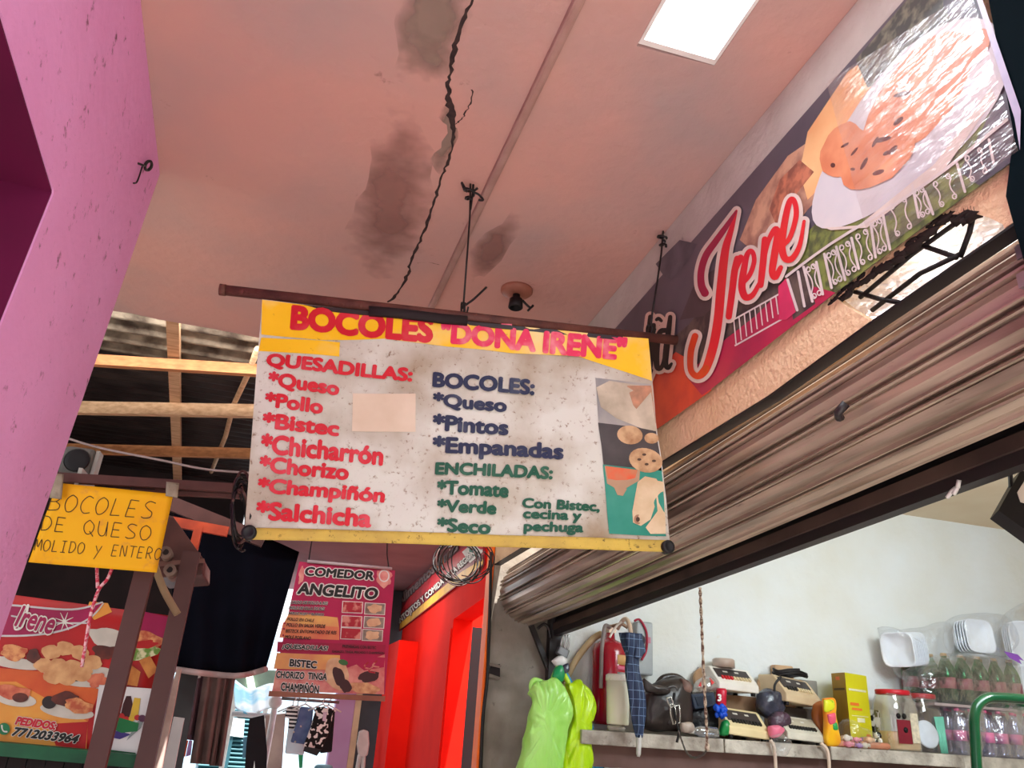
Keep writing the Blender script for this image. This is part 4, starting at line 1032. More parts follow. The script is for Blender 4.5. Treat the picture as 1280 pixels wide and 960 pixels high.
# small drinks poster on the banner's corner
pp = Sheet((0, LY - .03, 0), (0, -1, 0), .0016)
ps = thing('drinks_poster', 'white poster of bottles and fruit between the two brown posts', 'poster', atY(150, 945, LY - .03))
mb = MB(); prismY(mb, [(124, 856), (193, 861), (171, 946), (112, 940)], LY - .03, .006); mb.build('sheet', M('poster_white', (232, 228, 230), .5, (214, 212, 216), 5), ps)
Pm = [M('print_cola', (60, 22, 24), .4), M('print_green_leaf', (18, 120, 64), .4), M('print_blue_violet', (64, 50, 130), .4), M('print_fruit_red', (190, 40, 40), .4), M('print_fruit_gold', (220, 180, 60), .4), M('print_fruit_purple', (96, 50, 80), .4), M('print_glass_red', (206, 50, 44), .4), M('print_green_band', (30, 96, 60), .4), m_lblack, M('print_grey', (150, 160, 160), .4)]
mb = MB()
pp.poly(mb, [(141, 858), (147, 858), (152, 873), (148, 898), (140, 896), (142, 874)], 9, 1); pp.poly(mb, [(143, 880), (152, 882), (149, 898), (141, 896)], 6, 2)
pp.poly(mb, [(158, 870), (164, 870), (166, 880), (161, 900), (150, 898), (154, 880)], 0, 2); pp.poly(mb, [(168, 872), (176, 873), (172, 900), (162, 898)], 4, 2)
for x, y, r, m_ in ((152, 895, 4, 3), (158, 899, 4, 3), (165, 898, 4, 4), (172, 897, 4, 3), (178, 898, 5, 5)): pp.ell(mb, x, y, r, r * .9, m_, 3)
pp.poly(mb, [(137, 900), (150, 897), (174, 904), (172, 914), (152, 916), (134, 908)], 1, 3); pp.poly(mb, [(134, 912), (150, 914), (164, 918), (150, 924), (130, 920)], 2, 2); pp.poly(mb, [(172, 902), (182, 895), (176, 910), (158, 926)], 9, 2)
pp.poly(mb, [(128, 936), (170, 941), (168, 945), (126, 941)], 7, 2)
mb.build('printed_picture', Pm, ps)
# green ledge and dark plank front below the banner
st_ = thing('stall_counter', 'dark plank stall front with a green ledge, under the food banner', 'counter', (-1.2, LY - .05, 0))
a = atY(-60, 930, LY - .04); b = atY(173, 951, LY - .04)
mb = MB(); mb.beam(a, b, .10, .06); mb.build('ledge', M('green_paint', (22, 96, 62), .5, (14, 66, 46), 6), st_)
for i in range(10):
    x = a.x + (b.x - a.x) * (i + .5) / 10; wd = (b.x - a.x) / 10 * .47; zt = a.z + (b.z - a.z) * (i + .5) / 10 - .035
    mb = MB(); mb.box((x - wd, LY - .02, 0.0), (x + wd, LY + .02, zt)); mb.build('plank', m_dark, st_)

# ================================================================== DOWN THE CORRIDOR
# dark tarp
tp_ = thing('dark_tarp', 'navy black tarp hanging with a pale lower hem, left of the pink stall sign', 'tarp', atY(290, 838, 6.6))
tl = [(218, 640), (262, 660), (320, 668), (374, 690)]; bl_ = [(213, 832), (255, 838), (300, 841), (333, 833)]
tps = smooth_path(tl, 8); bps = smooth_path(bl_, 8); N_ = len(tps) - 1
def tarp(u, v):
    i = min(int(u * N_), N_ - 1); t = u * N_ - i
    q = [tps[i][k] + (tps[i + 1][k] - tps[i][k]) * t for k in (0, 1)]; r = [bps[i][k] + (bps[i + 1][k] - bps[i][k]) * t for k in (0, 1)]
    x = q[0] + (r[0] - q[0]) * v; y = q[1] + (r[1] - q[1]) * v
    return atY(x, y, 6.6 + .06 * math.sin(u * 17) * (.3 + .7 * v) + .25 * (1 - v))
mb = MB(); mb.grid(tarp, 40, 14); mb.build('sheet', M('navy_tarp', (9, 10, 22), .9, (5, 5, 12), 3, spec=.08), tp_, solid=.006)
mb = MB(); mb.tube([tarp(i / 40, 1.0) + Vector((0, -.01, -.02)) for i in range(41)], .022, 8); mb.build('hem', M('pale_tarp_hem', (186, 160, 160), .6), tp_)
# the COMEDOR sign
KY = 6.0
KWIRES = [(386, 701), (486, 710)]
ks = Sheet((0, KY, 0), (0, -1, 0), .002)
kb = thing('stall_sign', 'magenta printed stall sign headed COMEDOR ANGELITO, hanging over the corridor', 'sign', atY(412, 872, KY))
Km = [M('print_magenta_bg', (176, 16, 78), .5, (150, 10, 66), 3), M('print_peach', (224, 140, 92), .5, (206, 100, 80), 5), M('print_crimson_strip', (160, 14, 66), .5), M('print_food_pink', (216, 150, 140), .5, (190, 90, 96), 12), M('print_gold', (224, 172, 96), .5, (206, 120, 92), 5),
      M('print_white', (226, 216, 216), .5), M('print_chili', (160, 26, 46), .5, (206, 130, 120), 16, (.5, .6)), M('print_mole_dark', (66, 28, 34), .5), M('print_tortilla2', (220, 186, 150), .5, (190, 140, 110), 10), M('print_leaf', (60, 110, 60), .5), M('print_rice2', (216, 176, 130), .5, (176, 110, 80), 22), M('print_grey_plate', (150, 140, 130), .5, (110, 90, 84), 14), m_lblack]
mb = MB(); prismY(mb, [(374, 702), (494, 713), (481, 868), (340, 864)], KY, .012); mb.build('sheet', Km[0], kb)
mb = MB(); mb.beam(atY(336, 867, KY), atY(481, 873.5, KY), .03, .035); mb.build('bottom_batten', M('wood_batten', (150, 96, 78), .6), kb)
mb = MB(); mb.tube([atY(384, 701.5, KY - .01), atY(490, 711, KY - .01)], .012, 8); mb.build('top_tube', M('pale_tube', (190, 170, 176), .4), kb)
for q in KWIRES:
    p = atY(*q, KY); MB().tube([p, p + Vector((0, .25, .14)), Vector((p.x, 6.42, 2.765))], .005, 6).build('hanging_wire', m_wire, kb)
mb = MB()
ks.poly(mb, [(354, 778), (424, 784), (424, 800), (349, 797)], 1, 1); ks.poly(mb, [(362, 765), (422, 772), (424, 786), (354, 780)], 4, .6)
ks.poly(mb, [(347, 802), (482, 806), (481, 817), (346, 815)], 2, 1); ks.poly(mb, [(346, 816), (425, 819), (425, 838), (342, 836)], 4, 1)
ks.poly(mb, [(345, 838), (425, 838), (481, 818), (480, 868), (340, 864)], 3, .7)
for x0, y0, m_ in ((428, 751, 6), (456, 753, 11), (427, 769, 6), (455, 770, 11), (426, 784, 6), (453, 786, 11)):
    ks.poly(mb, [(x0, y0), (x0 + 26, y0 + 1.5), (x0 + 25, y0 + 16), (x0 - 1, y0 + 15)], 5, 1); ks.poly(mb, [(x0 + 1, y0 + 1), (x0 + 25, y0 + 2.3), (x0 + 24, y0 + 15), (x0, y0 + 14)], m_, 1.6)
    ks.ell(mb, x0 + 12, y0 + 8, 9, 5.5, [7, 8][m_ == 11] if m_ == 6 and y0 > 780 else (8 if m_ == 11 else 6), 2.2, wob=.4)
ks.ell(mb, 421, 842, 15, 20, 8, 2, -15, wob=.15); ks.ell(mb, 424, 846, 7, 14, 7, 2.6, -20, wob=.3); ks.ell(mb, 429, 828, 6, 3.5, 9, 3, 15)
ks.ell(mb, 461, 845, 13, 7, 7, 2.4, -10, wob=.3); ks.ell(mb, 455, 860, 20, 7, 10, 2.4, 8, wob=.3); ks.ell(mb, 432, 858, 7, 8, 7, 3, wob=.3); ks.poly(mb, [(437, 819), (481, 822), (480, 834), (455, 838), (445, 830)], 0, 1.6)
ks.ell(mb, 480, 722, 10, 12, 3, 1.4, 8, wob=.5); ks.ring(mb, 480, 720, 6, 7, .8, 5, 2.4)
for x in (386, 392): ks.ell(mb, 377, 716 + (x - 386), 3, 8, 3, 1.2, 15, wob=.4)
for x, y in ((356, 779), (355, 786), (354, 794)): ks.ell(mb, x, y, 1.2, 1.2, 2, 2)
for x, y in ((466, 833), (471, 826), (460, 828)): ks.stroke(mb, [(x, y, 1), (x - 5, y + 6, 1), (x + 3, y + 8, .8)], 6, 2.6)
mb.build('printed_picture', Km, kb)
for t, tl_, tr_, bl2, m_, om, bd in (('COMEDOR', (383, 709), (468, 715), (381, 719), 12, 5, .05), ('ANGELITO', (375, 729), (473, 736), (372, 742), 12, 5, .05),
                               ('CALDO DE POLLO & RES', (364, 751), (410, 752.5), (363, 754.5), 12, 5, .03), ('MOLE DE OLLA DE RES', (362, 758), (406, 759.5), (361, 761.5), 12, 5, .03), ('ARROZ ROJO Y BLANCO', (361, 765), (405, 767), (360, 768.5), 12, 5, .03),
                               ('POLLO EN CHILE', (360, 772), (393, 774), (359, 775.5), 12, None, .03), ('POLLO EN SALSA VERDE', (359, 779), (407, 781), (358, 783), 12, None, .03), ('BISTECK ENTOMATADO DE RES', (358, 786.5), (421, 789), (357, 790.5), 12, None, .03), ('MOLE POBLANO', (357, 794), (389, 796), (356, 798), 12, None, .03),
                               ('¡QUESADILLAS!', (354, 805), (410, 808), (353, 811.5), 12, 5, .04), ('PREPARADAS CON BISTEC', (428, 806), (470, 808), (428, 809.5), 12, None, .02), ('CHORIZO, TINGA, PESCADO Y CHAMPIÑÓN', (415, 812), (480, 814.5), (415, 816), 12, None, .02),
                               ('BISTEC', (363, 824), (396, 827), (362, 832.5), 12, 5, .04), ('CHORIZO  TINGA', (346, 839), (409, 842), (345, 847), 12, 5, .04), ('CHAMPIÑÓN', (352, 851), (399, 855), (351, 863), 12, 5, .04)):
    mb = MB(); ks.text(mb, t, tl_, tr_, bl2, 0, bd, .15 if t[0] == '¡' else 0, 4, outline=.07, omi=None if om is None else 1); mb.build('lettering', [m_lblack, Km[5]], kb)
# the red stall's fascia sign on the right wall
fs = Sheet((XR - .02, 0, 0), (-1, 0, 0), .002)
fb = thing('stall_fascia', 'red and yellow lettered fascia board over the red stall doorway', 'sign', (XR - .02, 7, 2.4))
mb = MB(); mb.prism([atX(x, y, XR - .02) for x, y in ((496, 791), (604, 706), (604, 655), (560, 660), (497, 715))], (.016, 0, 0)); mb.build('board', M('fascia_crimson', (150, 22, 40), .5, (120, 14, 36), 3), fb)
Fm = [M('fascia_yellow', (246, 190, 60), .5), M('fascia_red', (206, 20, 40), .5), M('fascia_orange', (236, 120, 40), .5), M('fascia_grey_letter', (150, 130, 130), .5), m_lwhite, m_lblack, M('fascia_teal', (60, 140, 120), .5)]
mb = MB()
fs.poly(mb, [(500, 787), (604, 705), (604, 699), (578, 714), (500, 779)], 0, 1); fs.poly(mb, [(498, 770), (604, 680), (604, 668), (560, 700), (520, 733)], 1, 1); fs.poly(mb, [(520, 738), (540, 720), (562, 702), (556, 690), (536, 712)], 2, .6)
fs.poly(mb, [(578, 690), (604, 668), (604, 690), (588, 704)], 4, 1.6); fs.ell(mb, 592, 690, 4, 6, 6, 2.4, -40); fs.ell(mb, 600, 682, 3, 6, 1, 2.6, -40)
mb.build('printed_picture', Fm, fb)
for t, tl_, tr_, bl2, m_, om in (('ANTOJITOS Y COMIDA DE LA REGIÓN', (494, 775), (592, 686), (498, 784), 4, 5), ('Alimentos y más', (497, 748), (572, 676), (499, 762), 3, 5)):
    mb = MB(); fs.text(mb, t, tl_, tr_, bl2, 0, .04, 0, 4, outline=.05, omi=1); mb.build('lettering', [Fm[m_], Fm[om]], fb)
# cable down the pier edge, broken box in the pier
tag(MB().tube(smooth_path([tuple(atY(x, y, YP - .012)) for x, y in ((614, 690), (613, 740), (611, 800), (609, 850), (604, 895), (601, 960), (599, 1040))], 6), .011, 7).build('cable', m_wire), 'black cable running down the left edge of the grey concrete pier', 'cable')
bx = thing('switch_box', 'broken recessed switch box in the concrete pier', 'switch box', atY(619, 848, YP)); mb = MB()
prismY(mb, [(613, 832), (625, 830), (625, 847), (612, 845)], YP - .006, .005); mb.build('recess', m_dark, bx); mb = MB(); prismY(mb, [(611, 828), (627, 832), (625, 835), (612, 832)], YP - .02, .014); prismY(mb, [(612, 842), (627, 847), (624, 850), (611, 846)], YP - .02, .014); mb.build('frame', M('rusted_plate', (120, 106, 96), .7), bx)
# white box inside the red doorway

a = atY(571, 900, 6.6); b = atY(592, 944, 6.6)
mb = MB(); mb.box((a.x, 6.6, b.z), (b.x, 6.92, a.z)); wb = mb.build('carton', M('white_carton', (236, 206, 210), .6), bevel=.006)
tag(wb, 'white carton standing on a brown stand inside the red doorway', 'carton')
mb = MB(); mb.box((a.x - .01, 6.58, b.z - .12), (b.x + .02, 6.94, b.z - .001)); mb.box((a.x, 6.62, 0), (a.x + .04, 6.66, b.z - .12)).box((b.x - .04, 6.62, 0), (b.x, 6.66, b.z - .12)); tag(mb.build('stand', m_brown), 'brown stand under the white carton inside the red doorway', 'stand')

# ---------------- street end
def panelY(name, pts, Y, th, mat, label=None, cat=None, kind=None, group=None):
    mb = MB(); prismY(mb, pts, Y, th); o = mb.build(name, mat)
    return tag(o, label, cat, group, kind)


m_lilac = M('lilac_paint', (206, 170, 216), .7, (196, 158, 208), 3); m_cr2 = M('cream_paint', (236, 220, 178), .7); m_dgrey = M('dark_grey_paint', (74, 78, 86), .7, (60, 64, 72), 3)
def wallY(name, x0, x1, Y, th, ztop, mat):
    a = atY(x0, 900, Y).x; b = atY(x1, 900, Y).x; return struct(name, MB().box((a, Y, 0), (b, Y + th, ztop)), mat)


wallY('wall_far_lilac', 417, 441, 9.35, .3, 2.75, m_lilac); wallY('wall_far_cream', 441.3, 449, 9.4, .3, 2.75, m_cr2); wallY('wall_far_grey', 449.3, 540, 9.45, .3, 2.75, m_dgrey)
struct('wall_street', MB().box((-3, 13.2, 0), (3.2, 13.35, 2.4)), M('street_wall', (170, 196, 214), .8, (150, 180, 200), 1.5))
# teal roller door across the street
td = thing('street_shutter', 'teal ribbed roller door far across the street', 'shutter', atY(285, 960, 13.0)); a = atY(262, 885, 13.0); b = atY(316, 960, 13.0)
mb = MB(); mb.grid(lambda u, v: Vector((a.x + (b.x - a.x) * u, 13.05 + .03 * math.sin(v * 2 * PI * 22), .02 + (a.z - .02) * v)), 2, 176, smooth=False); mb.build('curtain', M('teal_door', (58, 112, 122), .5, (44, 92, 104), 3), td, solid=.01)
mid_ = (a.x + b.x) / 2; mb = MB(); mb.box((mid_ - .03, 12.98, 0), (mid_ + .03, 13.06, a.z)); mb.build('mullion', M('teal_post', (40, 84, 96), .5), td)
# street canopy of blue and white plastic
cn = thing('street_canopy', 'blue and white plastic canopy over the far street', 'canopy', atY(320, 892, 10.6))
def cano(u, v):
    return atY(292 + 54 * u + 2 * v, 853 + 32 * v + 6 * math.sin(u * 5) + (8 * u if v < .5 else 6 * u), 10.9 - .7 * v + .05 * math.sin(u * 20))
mb = MB(); mb.grid(cano, 20, 12); mb.build('sheet', M('blue_white_plastic', (120, 206, 238), .4, (240, 248, 252), 2.2, (.42, .55), trans=0.0), cn, solid=.006)
mb = MB(); mb.tube([atY(290, 892, 10.2), atY(349, 896, 10.2)], .03, 8); mb.build('edge_pole', M('white_pole', (226, 226, 230), .4), cn)
# awning roof with a lit tube beneath it
aw = thing('tin_awning', 'pale green tin awning beyond the dark tarp', 'awning', atY(320, 872, 11.3)); mb = MB(); prismY(mb, [(292, 836), (345, 838), (338, 872), (322, 868), (305, 858), (292, 848)], 11.2, .3); mb.build('roof_sheet', M('green_tin', (150, 176, 158), .6, (110, 136, 120), 4), aw)
for x in (296, 337):
    p = atY(x, 860, 11.42); mb = MB(); mb.box((p.x - .03, 11.38, 0), (p.x + .03, 11.44, p.z)); mb.build('post', m_lwhite, aw)
mb = MB(); mb.tube([atY(312, 846, 11.19), atY(315, 862, 11.17)], .045, 10); tag(mb.build('tube_lamp', M('lit_tube', (250, 252, 236), .4, emit=2.5)), 'lit white lamp under the pale green tin awning', 'lamp')
sgp = thing('street_notice', 'white paper notice hanging in front of the teal roller door', 'notice', atY(294, 921, 12.6)); mb = MB(); prismY(mb, [(284, 896), (306, 899), (304, 922), (283, 919)], 12.955, .02); mb.build('sheet', M('white_paper', (230, 236, 240), .6), sgp)
nt_ = Sheet((0, 12.95, 0), (0, -1, 0), .003); mb = MB()
for x0, y0, x1, y1 in ((288, 902, 291, 908), (291, 908, 295, 903), (297, 904, 301, 906), (289, 912, 299, 914)): nt_.stroke(mb, [(x0, y0, .5), (x1, y1, .5)], 0, 1, k=1)
mb.build('lettering', M('faint_ink', (150, 160, 170), .6), sgp)
# white standing pipe with a round head
wp = thing('standpipe', 'white standing pipe with a round head beside the street canopy', 'pipe', atY(341, 960, 9.6)); mb = MB(); q = atY(344, 880, 9.6); mb.tube([q, Vector((q.x, q.y, 1.1)), Vector((q.x - .02, q.y, 0))], .035, 10); mb.build('pipe', M('white_pipe', (232, 230, 230), .4), wp)
mb = MB(); mb.ell(q + Vector((0, -.02, .02)), .075, .06, .07); mb.build('head', M('white_head', (240, 238, 236), .4), wp)
panelY('street_pillar', [(332, 894), (357, 892), (352, 968), (330, 968)], 10.0, .25, M('beige_pillar', (196, 180, 164), .8, (170, 152, 140), 4), 'beige pillar behind the white standing pipe', 'pillar')
# dark clothes hung against the street
panelY('hanging_trousers', [(312, 898), (330, 894), (334, 940), (331, 1010), (322, 1010), (318, 950), (310, 1010), (303, 1008), (308, 930)], 9.0, .06, M('black_cloth', (34, 34, 40), .9), 'black trousers hanging beside the beige pillar', 'trousers')
panelY('blue_bag', [(304, 922), (315, 920), (316, 946), (303, 948)], 9.055, .08, M('sky_blue_plastic', (120, 190, 226), .4), 'sky blue bag hanging by the black trousers', 'bag')
# brown drapes hanging under the tarp
m_drape = M('taupe_cloth', (122, 98, 94), .9, (96, 74, 74), 5); m_drape2 = M('mauve_brown_cloth', (104, 78, 86), .9, (84, 62, 70), 5)
def drape(name, c4, Y, mat, label, folds, seed):
    random.seed(seed); (tl, tr, br, bl) = [Vector(q) for q in c4]
    def fn(u, v):
        q = (tl * (1 - u) + tr * u) * (1 - v) + (bl * (1 - u) + br * u) * v
        return atY(q.x, q.y, Y + .05 * math.sin(u * folds * 2 * PI + seed) * (.2 + .8 * v))
    mb = MB(); mb.grid(fn, 30, 8); return tag(mb.build(name, mat, solid=.008), label, 'garment', 'garments under the dark tarp')


drape('hanging_garment', [(246, 837.5), (258, 838), (246, 926), (229, 924)], 7.47, m_drape2, 'mauve brown hanging garment, leftmost under the dark tarp', 1.5, 1)
drape('hanging_garment', [(256, 838), (283, 840), (268, 956), (238, 954)], 7.43, m_drape, 'widest taupe hanging garment under the dark tarp', 2.2, 2)
drape('hanging_garment', [(279, 840), (295, 841), (277, 958), (262, 957)], 7.46, m_drape, 'narrow taupe hanging garment, rightmost under the dark tarp', 1.6, 3)
gl_ = MB(); gl_.tube([atY(236, 838, 7.45), atY(300, 843, 7.45)], .012, 8); tag(gl_.build('clothes_rail', m_steel), 'dark clothes rail under the tarp holding the taupe garments', 'rail')
for nm, pts, rgb, top, lab in (('orange_cloth', [(225, 924), (235, 926), (231, 946), (222, 944)], (250, 96, 20), (230, 925), 'small orange cloth beside the mauve brown garment'), ('lilac_cloth', [(236, 926), (240, 926), (238, 944), (232, 946)], (170, 140, 200), (238, 926), 'small lilac cloth next to the orange cloth')):
    mb = MB(); prismY(mb, pts, 7.42, .03); mb.tube([atY(*top, 7.44), atY(top[0] + 6, 838.5, 7.45)], .004, 5); tag(mb.build(nm, M(nm, rgb, .8)), lab, 'cloth')
mb = MB(); c = atY(249, 840, 7.44); mb.lathe([(0, -.05), (.02, -.045), (.022, -.01), (.012, 0), (.014, .02), (0, .03)], c, 12); tag(mb.build('hanger_knob', M('white_plastic', (236, 234, 232), .4)), 'white plastic knob at the top of the mauve brown garment', 'knob')
# planks and panels left of them
def upY(name, pts, Y, th, mat, label, cat):
    """outline that carries on down to the floor"""
    P = [atY(x, y, Y) for x, y in pts]; zb = min(p.z for p in P)
    for p in P:
        if p.z < zb + .06: p.z = 0
    mb = MB(); mb.prism(P, (0, th, 0)); return tag(mb.build(name, mat), label, cat)


upY('pale_plank', [(221, 838), (226, 836), (218, 880), (206, 966), (188, 965), (206, 880)], 5.6, .05, M('pale_rough_wood', (200, 176, 168), .8, (160, 134, 126), 6), 'pale rough plank standing right of the second brown post', 'plank')
upY('white_board', [(217, 896), (230, 898), (222, 964), (204, 964)], 5.9, .04, M('greyish_white_board', (206, 204, 206), .7, (180, 180, 184), 4), 'greyish white board right of the pale rough plank', 'board')
upY('charcoal_board', [(222, 838), (248, 840), (232, 966), (214, 966)], 6.8, .05, M('charcoal_panel', (58, 60, 64), .7), 'charcoal board behind the white board and plank', 'panel')
# clothes on hangers under the COMEDOR sign
m_hang = M('white_hanger', (238, 238, 236), .4)
rl = MB(); rl.tube([atY(352, 873, 7.0), atY(424, 878, 7.0)], .012, 8); tag(rl.build('clothes_rail', M('grey_rail', (120, 116, 120), .4)), 'grey clothes rail just under the stall sign', 'rail')
def garment(name, label, cat, pts, Y, mat, hx, hy, extra=None):
    t = thing(name, label, cat, atY(hx, max(p[1] for p in pts), Y))
    P = [atY(x, y, Y) for x, y in pts]; mb = MB(); mb.prism(P, (0, .05, 0)); mb.build('cloth', mat, t, bevel=.012)
    h = atY(hx, hy, Y); mb = MB(); mb.tube([h + Vector((-.11, .02, -.055)), h + Vector((0, .02, 0)), h + Vector((.11, .02, -.05))], .007, 6); mb.tube([h + Vector((0, .02, 0)), h + Vector((0, .02, .03)), h + Vector((.02, .02, .05)), h + Vector((.0, .02, .065))], .005, 6); mb.build('hanger', m_hang, t)
    if extra: extra(t)
    return t


def stripes():
    m = M('striped_cotton', (244, 244, 242), .8); nt = m.node_tree; b = nt.nodes['Principled BSDF']; tc = nt.nodes.new('ShaderNodeTexCoord'); wv = nt.nodes.new('ShaderNodeTexWave'); wv.bands_direction = 'Z'; wv.inputs['Scale'].default_value = 11; wv.inputs['Distortion'].default_value = .6
    rp = nt.nodes.new('ShaderNodeValToRGB'); rp.color_ramp.interpolation = 'CONSTANT'; rp.color_ramp.elements[0].color = (.9, .9, .9, 1); rp.color_ramp.elements[1].color = (.02, .02, .03, 1); rp.color_ramp.elements[1].position = .5
    nt.links.new(tc.outputs['Object'], wv.inputs['Vector']); nt.links.new(wv.outputs['Fac'], rp.inputs['Fac']); nt.links.new(rp.outputs['Color'], b.inputs['Base Color']); return m


garment('striped_top', 'black and white striped top hanging under the stall sign', 'top', [(358, 886), (364, 883), (372, 884), (372, 905), (366, 912), (360, 911), (362, 898), (356, 897)], 6.95, stripes(), 366, 882)
garment('pale_shirt', 'pale blue white top hanging behind the denim skirt', 'top', [(362, 884), (378, 884), (382, 910), (380, 944), (356, 942), (360, 912)], 7.05, M('pale_blue_cloth', (200, 222, 238), .8, (226, 236, 244), 4), 372, 882)
def studs(t):
    for x, y in ((367, 915), (369, 927), (376, 908)):
        mb = MB(); mb.lathe([(.0, .004), (.008, 0)], atY(x, y, 6.895), 8, (0, -1, 0)); mb.build('stud', m_lwhite, t)
garment('denim_skirt', 'blue denim skirt hanging between the white top and the speckled skirt', 'skirt', [(376, 883), (392, 885), (390, 905), (384, 931), (363, 928), (370, 905)], 6.9, M('blue_denim', (76, 96, 140), .9, (104, 124, 164), 14), 382, 880, studs)
m_leop = M('speckled_black_white', (18, 18, 20), .85, (238, 238, 236), 26, (.52, .54), detail=1)
def skx(t):
    mb = MB(); prismY(mb, [(381, 933), (402, 937), (396, 945), (379, 939)], 6.83, .02); mb.build('hem', m_black, t)
    mb = MB(); prismY(mb, [(404, 890), (409, 890), (407, 902), (403, 901)], 6.82, .006); mb.build('price_tag', M('lilac_tag', (214, 200, 220), .5), t)
garment('speckled_skirt', 'black and white speckled skirt hanging rightmost under the stall sign', 'skirt', [(396, 883), (418, 886), (413, 912), (402, 938), (379, 934), (388, 910)], 6.85, m_leop, 404, 880, skx)
garment('black_shirt', 'black top hanging behind the speckled skirt', 'top', [(404, 886), (419, 887), (415, 940), (400, 942)], 7.0, M('black_cloth2', (28, 28, 32), .9), 411, 881)
panelY('green_bottle_bag', [(373, 943), (379, 944), (378, 960), (374, 960)], 7.6, .05, M('green_plastic', (20, 170, 110), .4), 'green plastic packet below the pale blue top', 'packet')
mb = MB(); q = atY(405, 958, 7.2); mb.lathe([(.0, -.16), (.07, -.15), (.085, -.06), (.075, .0), (.06, .012), (0, .012)], q, 14); tag(mb.build('blue_pot', M('teal_blue_pot', (110, 170, 190), .4)), 'pale teal pot at the foot of the lilac wall strip', 'pot')
# chair back beside the red wall
cb = thing('plastic_chair', 'pale plastic chair standing against the dark grey far wall', 'chair', (atY(453, 945, 8.6).x, 8.6, 0)); m_ch = M('pale_chair_plastic', (206, 200, 198), .4)
P = [atY(x, y, 8.6) for x, y in ((449, 914), (455, 912), (461, 914), (462, 930), (460, 944), (454, 948), (448, 944), (446, 930))]
mb = MB(); mb.prism(P, (0, .05, 0)); mb.build('backrest', m_ch, cb, bevel=.015)
cxm = sum(p.x for p in P) / 8; zb = min(p.z for p in P)
for sx_ in (-.05, .05):
    mb = MB(); mb.tube([Vector((cxm + sx_ * .4, 8.62, zb + .03)), Vector((cxm + sx_, 8.58, .46)), Vector((cxm + sx_ * 3.4, 8.62, 0))], .022, 8); mb.build('rear_leg', m_ch, cb)
    mb = MB(); mb.tube([Vector((cxm + sx_ * 3.0, 8.22, .44)), Vector((cxm + sx_ * 3.6, 8.18, 0))], .022, 8); mb.build('front_leg', m_ch, cb)
mb = MB(); mb.box((cxm - .2, 8.16, .43), (cxm + .2, 8.62, .47)); mb.build('seat', m_ch, cb, bevel=.02)

# ================================================================== INSIDE THE SHOP
SY = 4.70; ST = 1.437
def SXp(px, Y=4.85): return atY(px, 918, Y).x
def SZ(px, py, Y=4.85): return atY(px, py, Y).z


shelf = thing('wall_shelf', 'long rough concrete shelf on the white shop wall, full of goods', 'shelf', (3.2, 4.9, ST - .1))
m_shelf = M('rough_cement', (210, 202, 190), .9, (138, 128, 118), 7, bump=.5, bscale=30, specks=(112, 104, 96), speck_scale=16)
xs = [atY(x, 925, SY).x for x in (724, 906, 1037, 1204)]; xs[0] = max(xs[0], 1.76)
for i in range(3):
    mb = MB(); mb.box((xs[i] + (.008 if i else 0), SY + (.0, .012, .004)[i], ST - .078), (xs[i + 1] - .008, YW - .001, ST)); mb.build('slab', m_shelf, shelf, bevel=.006)
mb = MB(); mb.box((xs[0], SY + .1, ST - .2), (4.9, YW - .001, ST - .08)); mb.build('ledge_band', M('red_brown_band', (120, 92, 86), .9, (96, 72, 68), 4), shelf)
mb = MB(); mb.box((xs[3] + .0, SY + .06, ST - .10), (5.4, YW - .001, ST - .001)); mb.build('slab', m_shelf, shelf)
a = atY(821, 922, 4.72); b = atY(846, 934, 4.72); mb = MB(); mb.box((a.x, 4.72, b.z - .005), (b.x, 5.0, ST - .079)); mb.build('wood_support', M('red_brown_wood', (110, 66, 58), .8), shelf)
# below the shelf
def under(name, x0, y0, x1, y1, Y, th, mat, label, cat):
    a = atY(x0, y0, Y); b = atY(x1, y1, Y); mb = MB(); mb.box((a.x, Y, b.z), (b.x, Y + th, a.z)); return tag(mb.build(name, mat, bevel=.006), label, cat)


under('black_stand', 825, 938, 843, 1010, 4.86, .2, m_black, 'black ridged stand hanging under the shelf below the black bag', 'stand')
under('green_box', 884, 943, 906, 953.5, 4.84, .12, M('olive_box', (104, 118, 74), .7), 'small olive green box fixed under the shelf', 'box')
under('lilac_sack', 840, 946, 885, 1010, 4.9, .15, M('mauve_sack', (150, 138, 142), .9, (120, 108, 114), 9, bump=.5), 'mauve grey sack under the shelf beside the black stand', 'sack')
tag(MB().tube(smooth_path([tuple(atY(x, y, 4.9)) for x, y in ((764, 917), (765, 924), (758, 940), (752, 965), (750, 1000))], 5), .012, 7).build('cable', m_wire), 'black cable hanging down from under the fire extinguisher', 'cable')
for (pts, lab) in (([(963, 925), (967, 932), (969, 948), (970, 980)], 'left of two cream cables hanging over the shelf front'), ([(1026, 929), (1033, 936), (1036, 950), (1037, 985)], 'right of two cream cables hanging over the shelf front')):
    tag(MB().tube(smooth_path([tuple(atY(x, y, SY - .02)) for x, y in pts], 5), .011, 7).build('cable', M('cream_cable', (226, 202, 184), .5)), lab, 'cable')

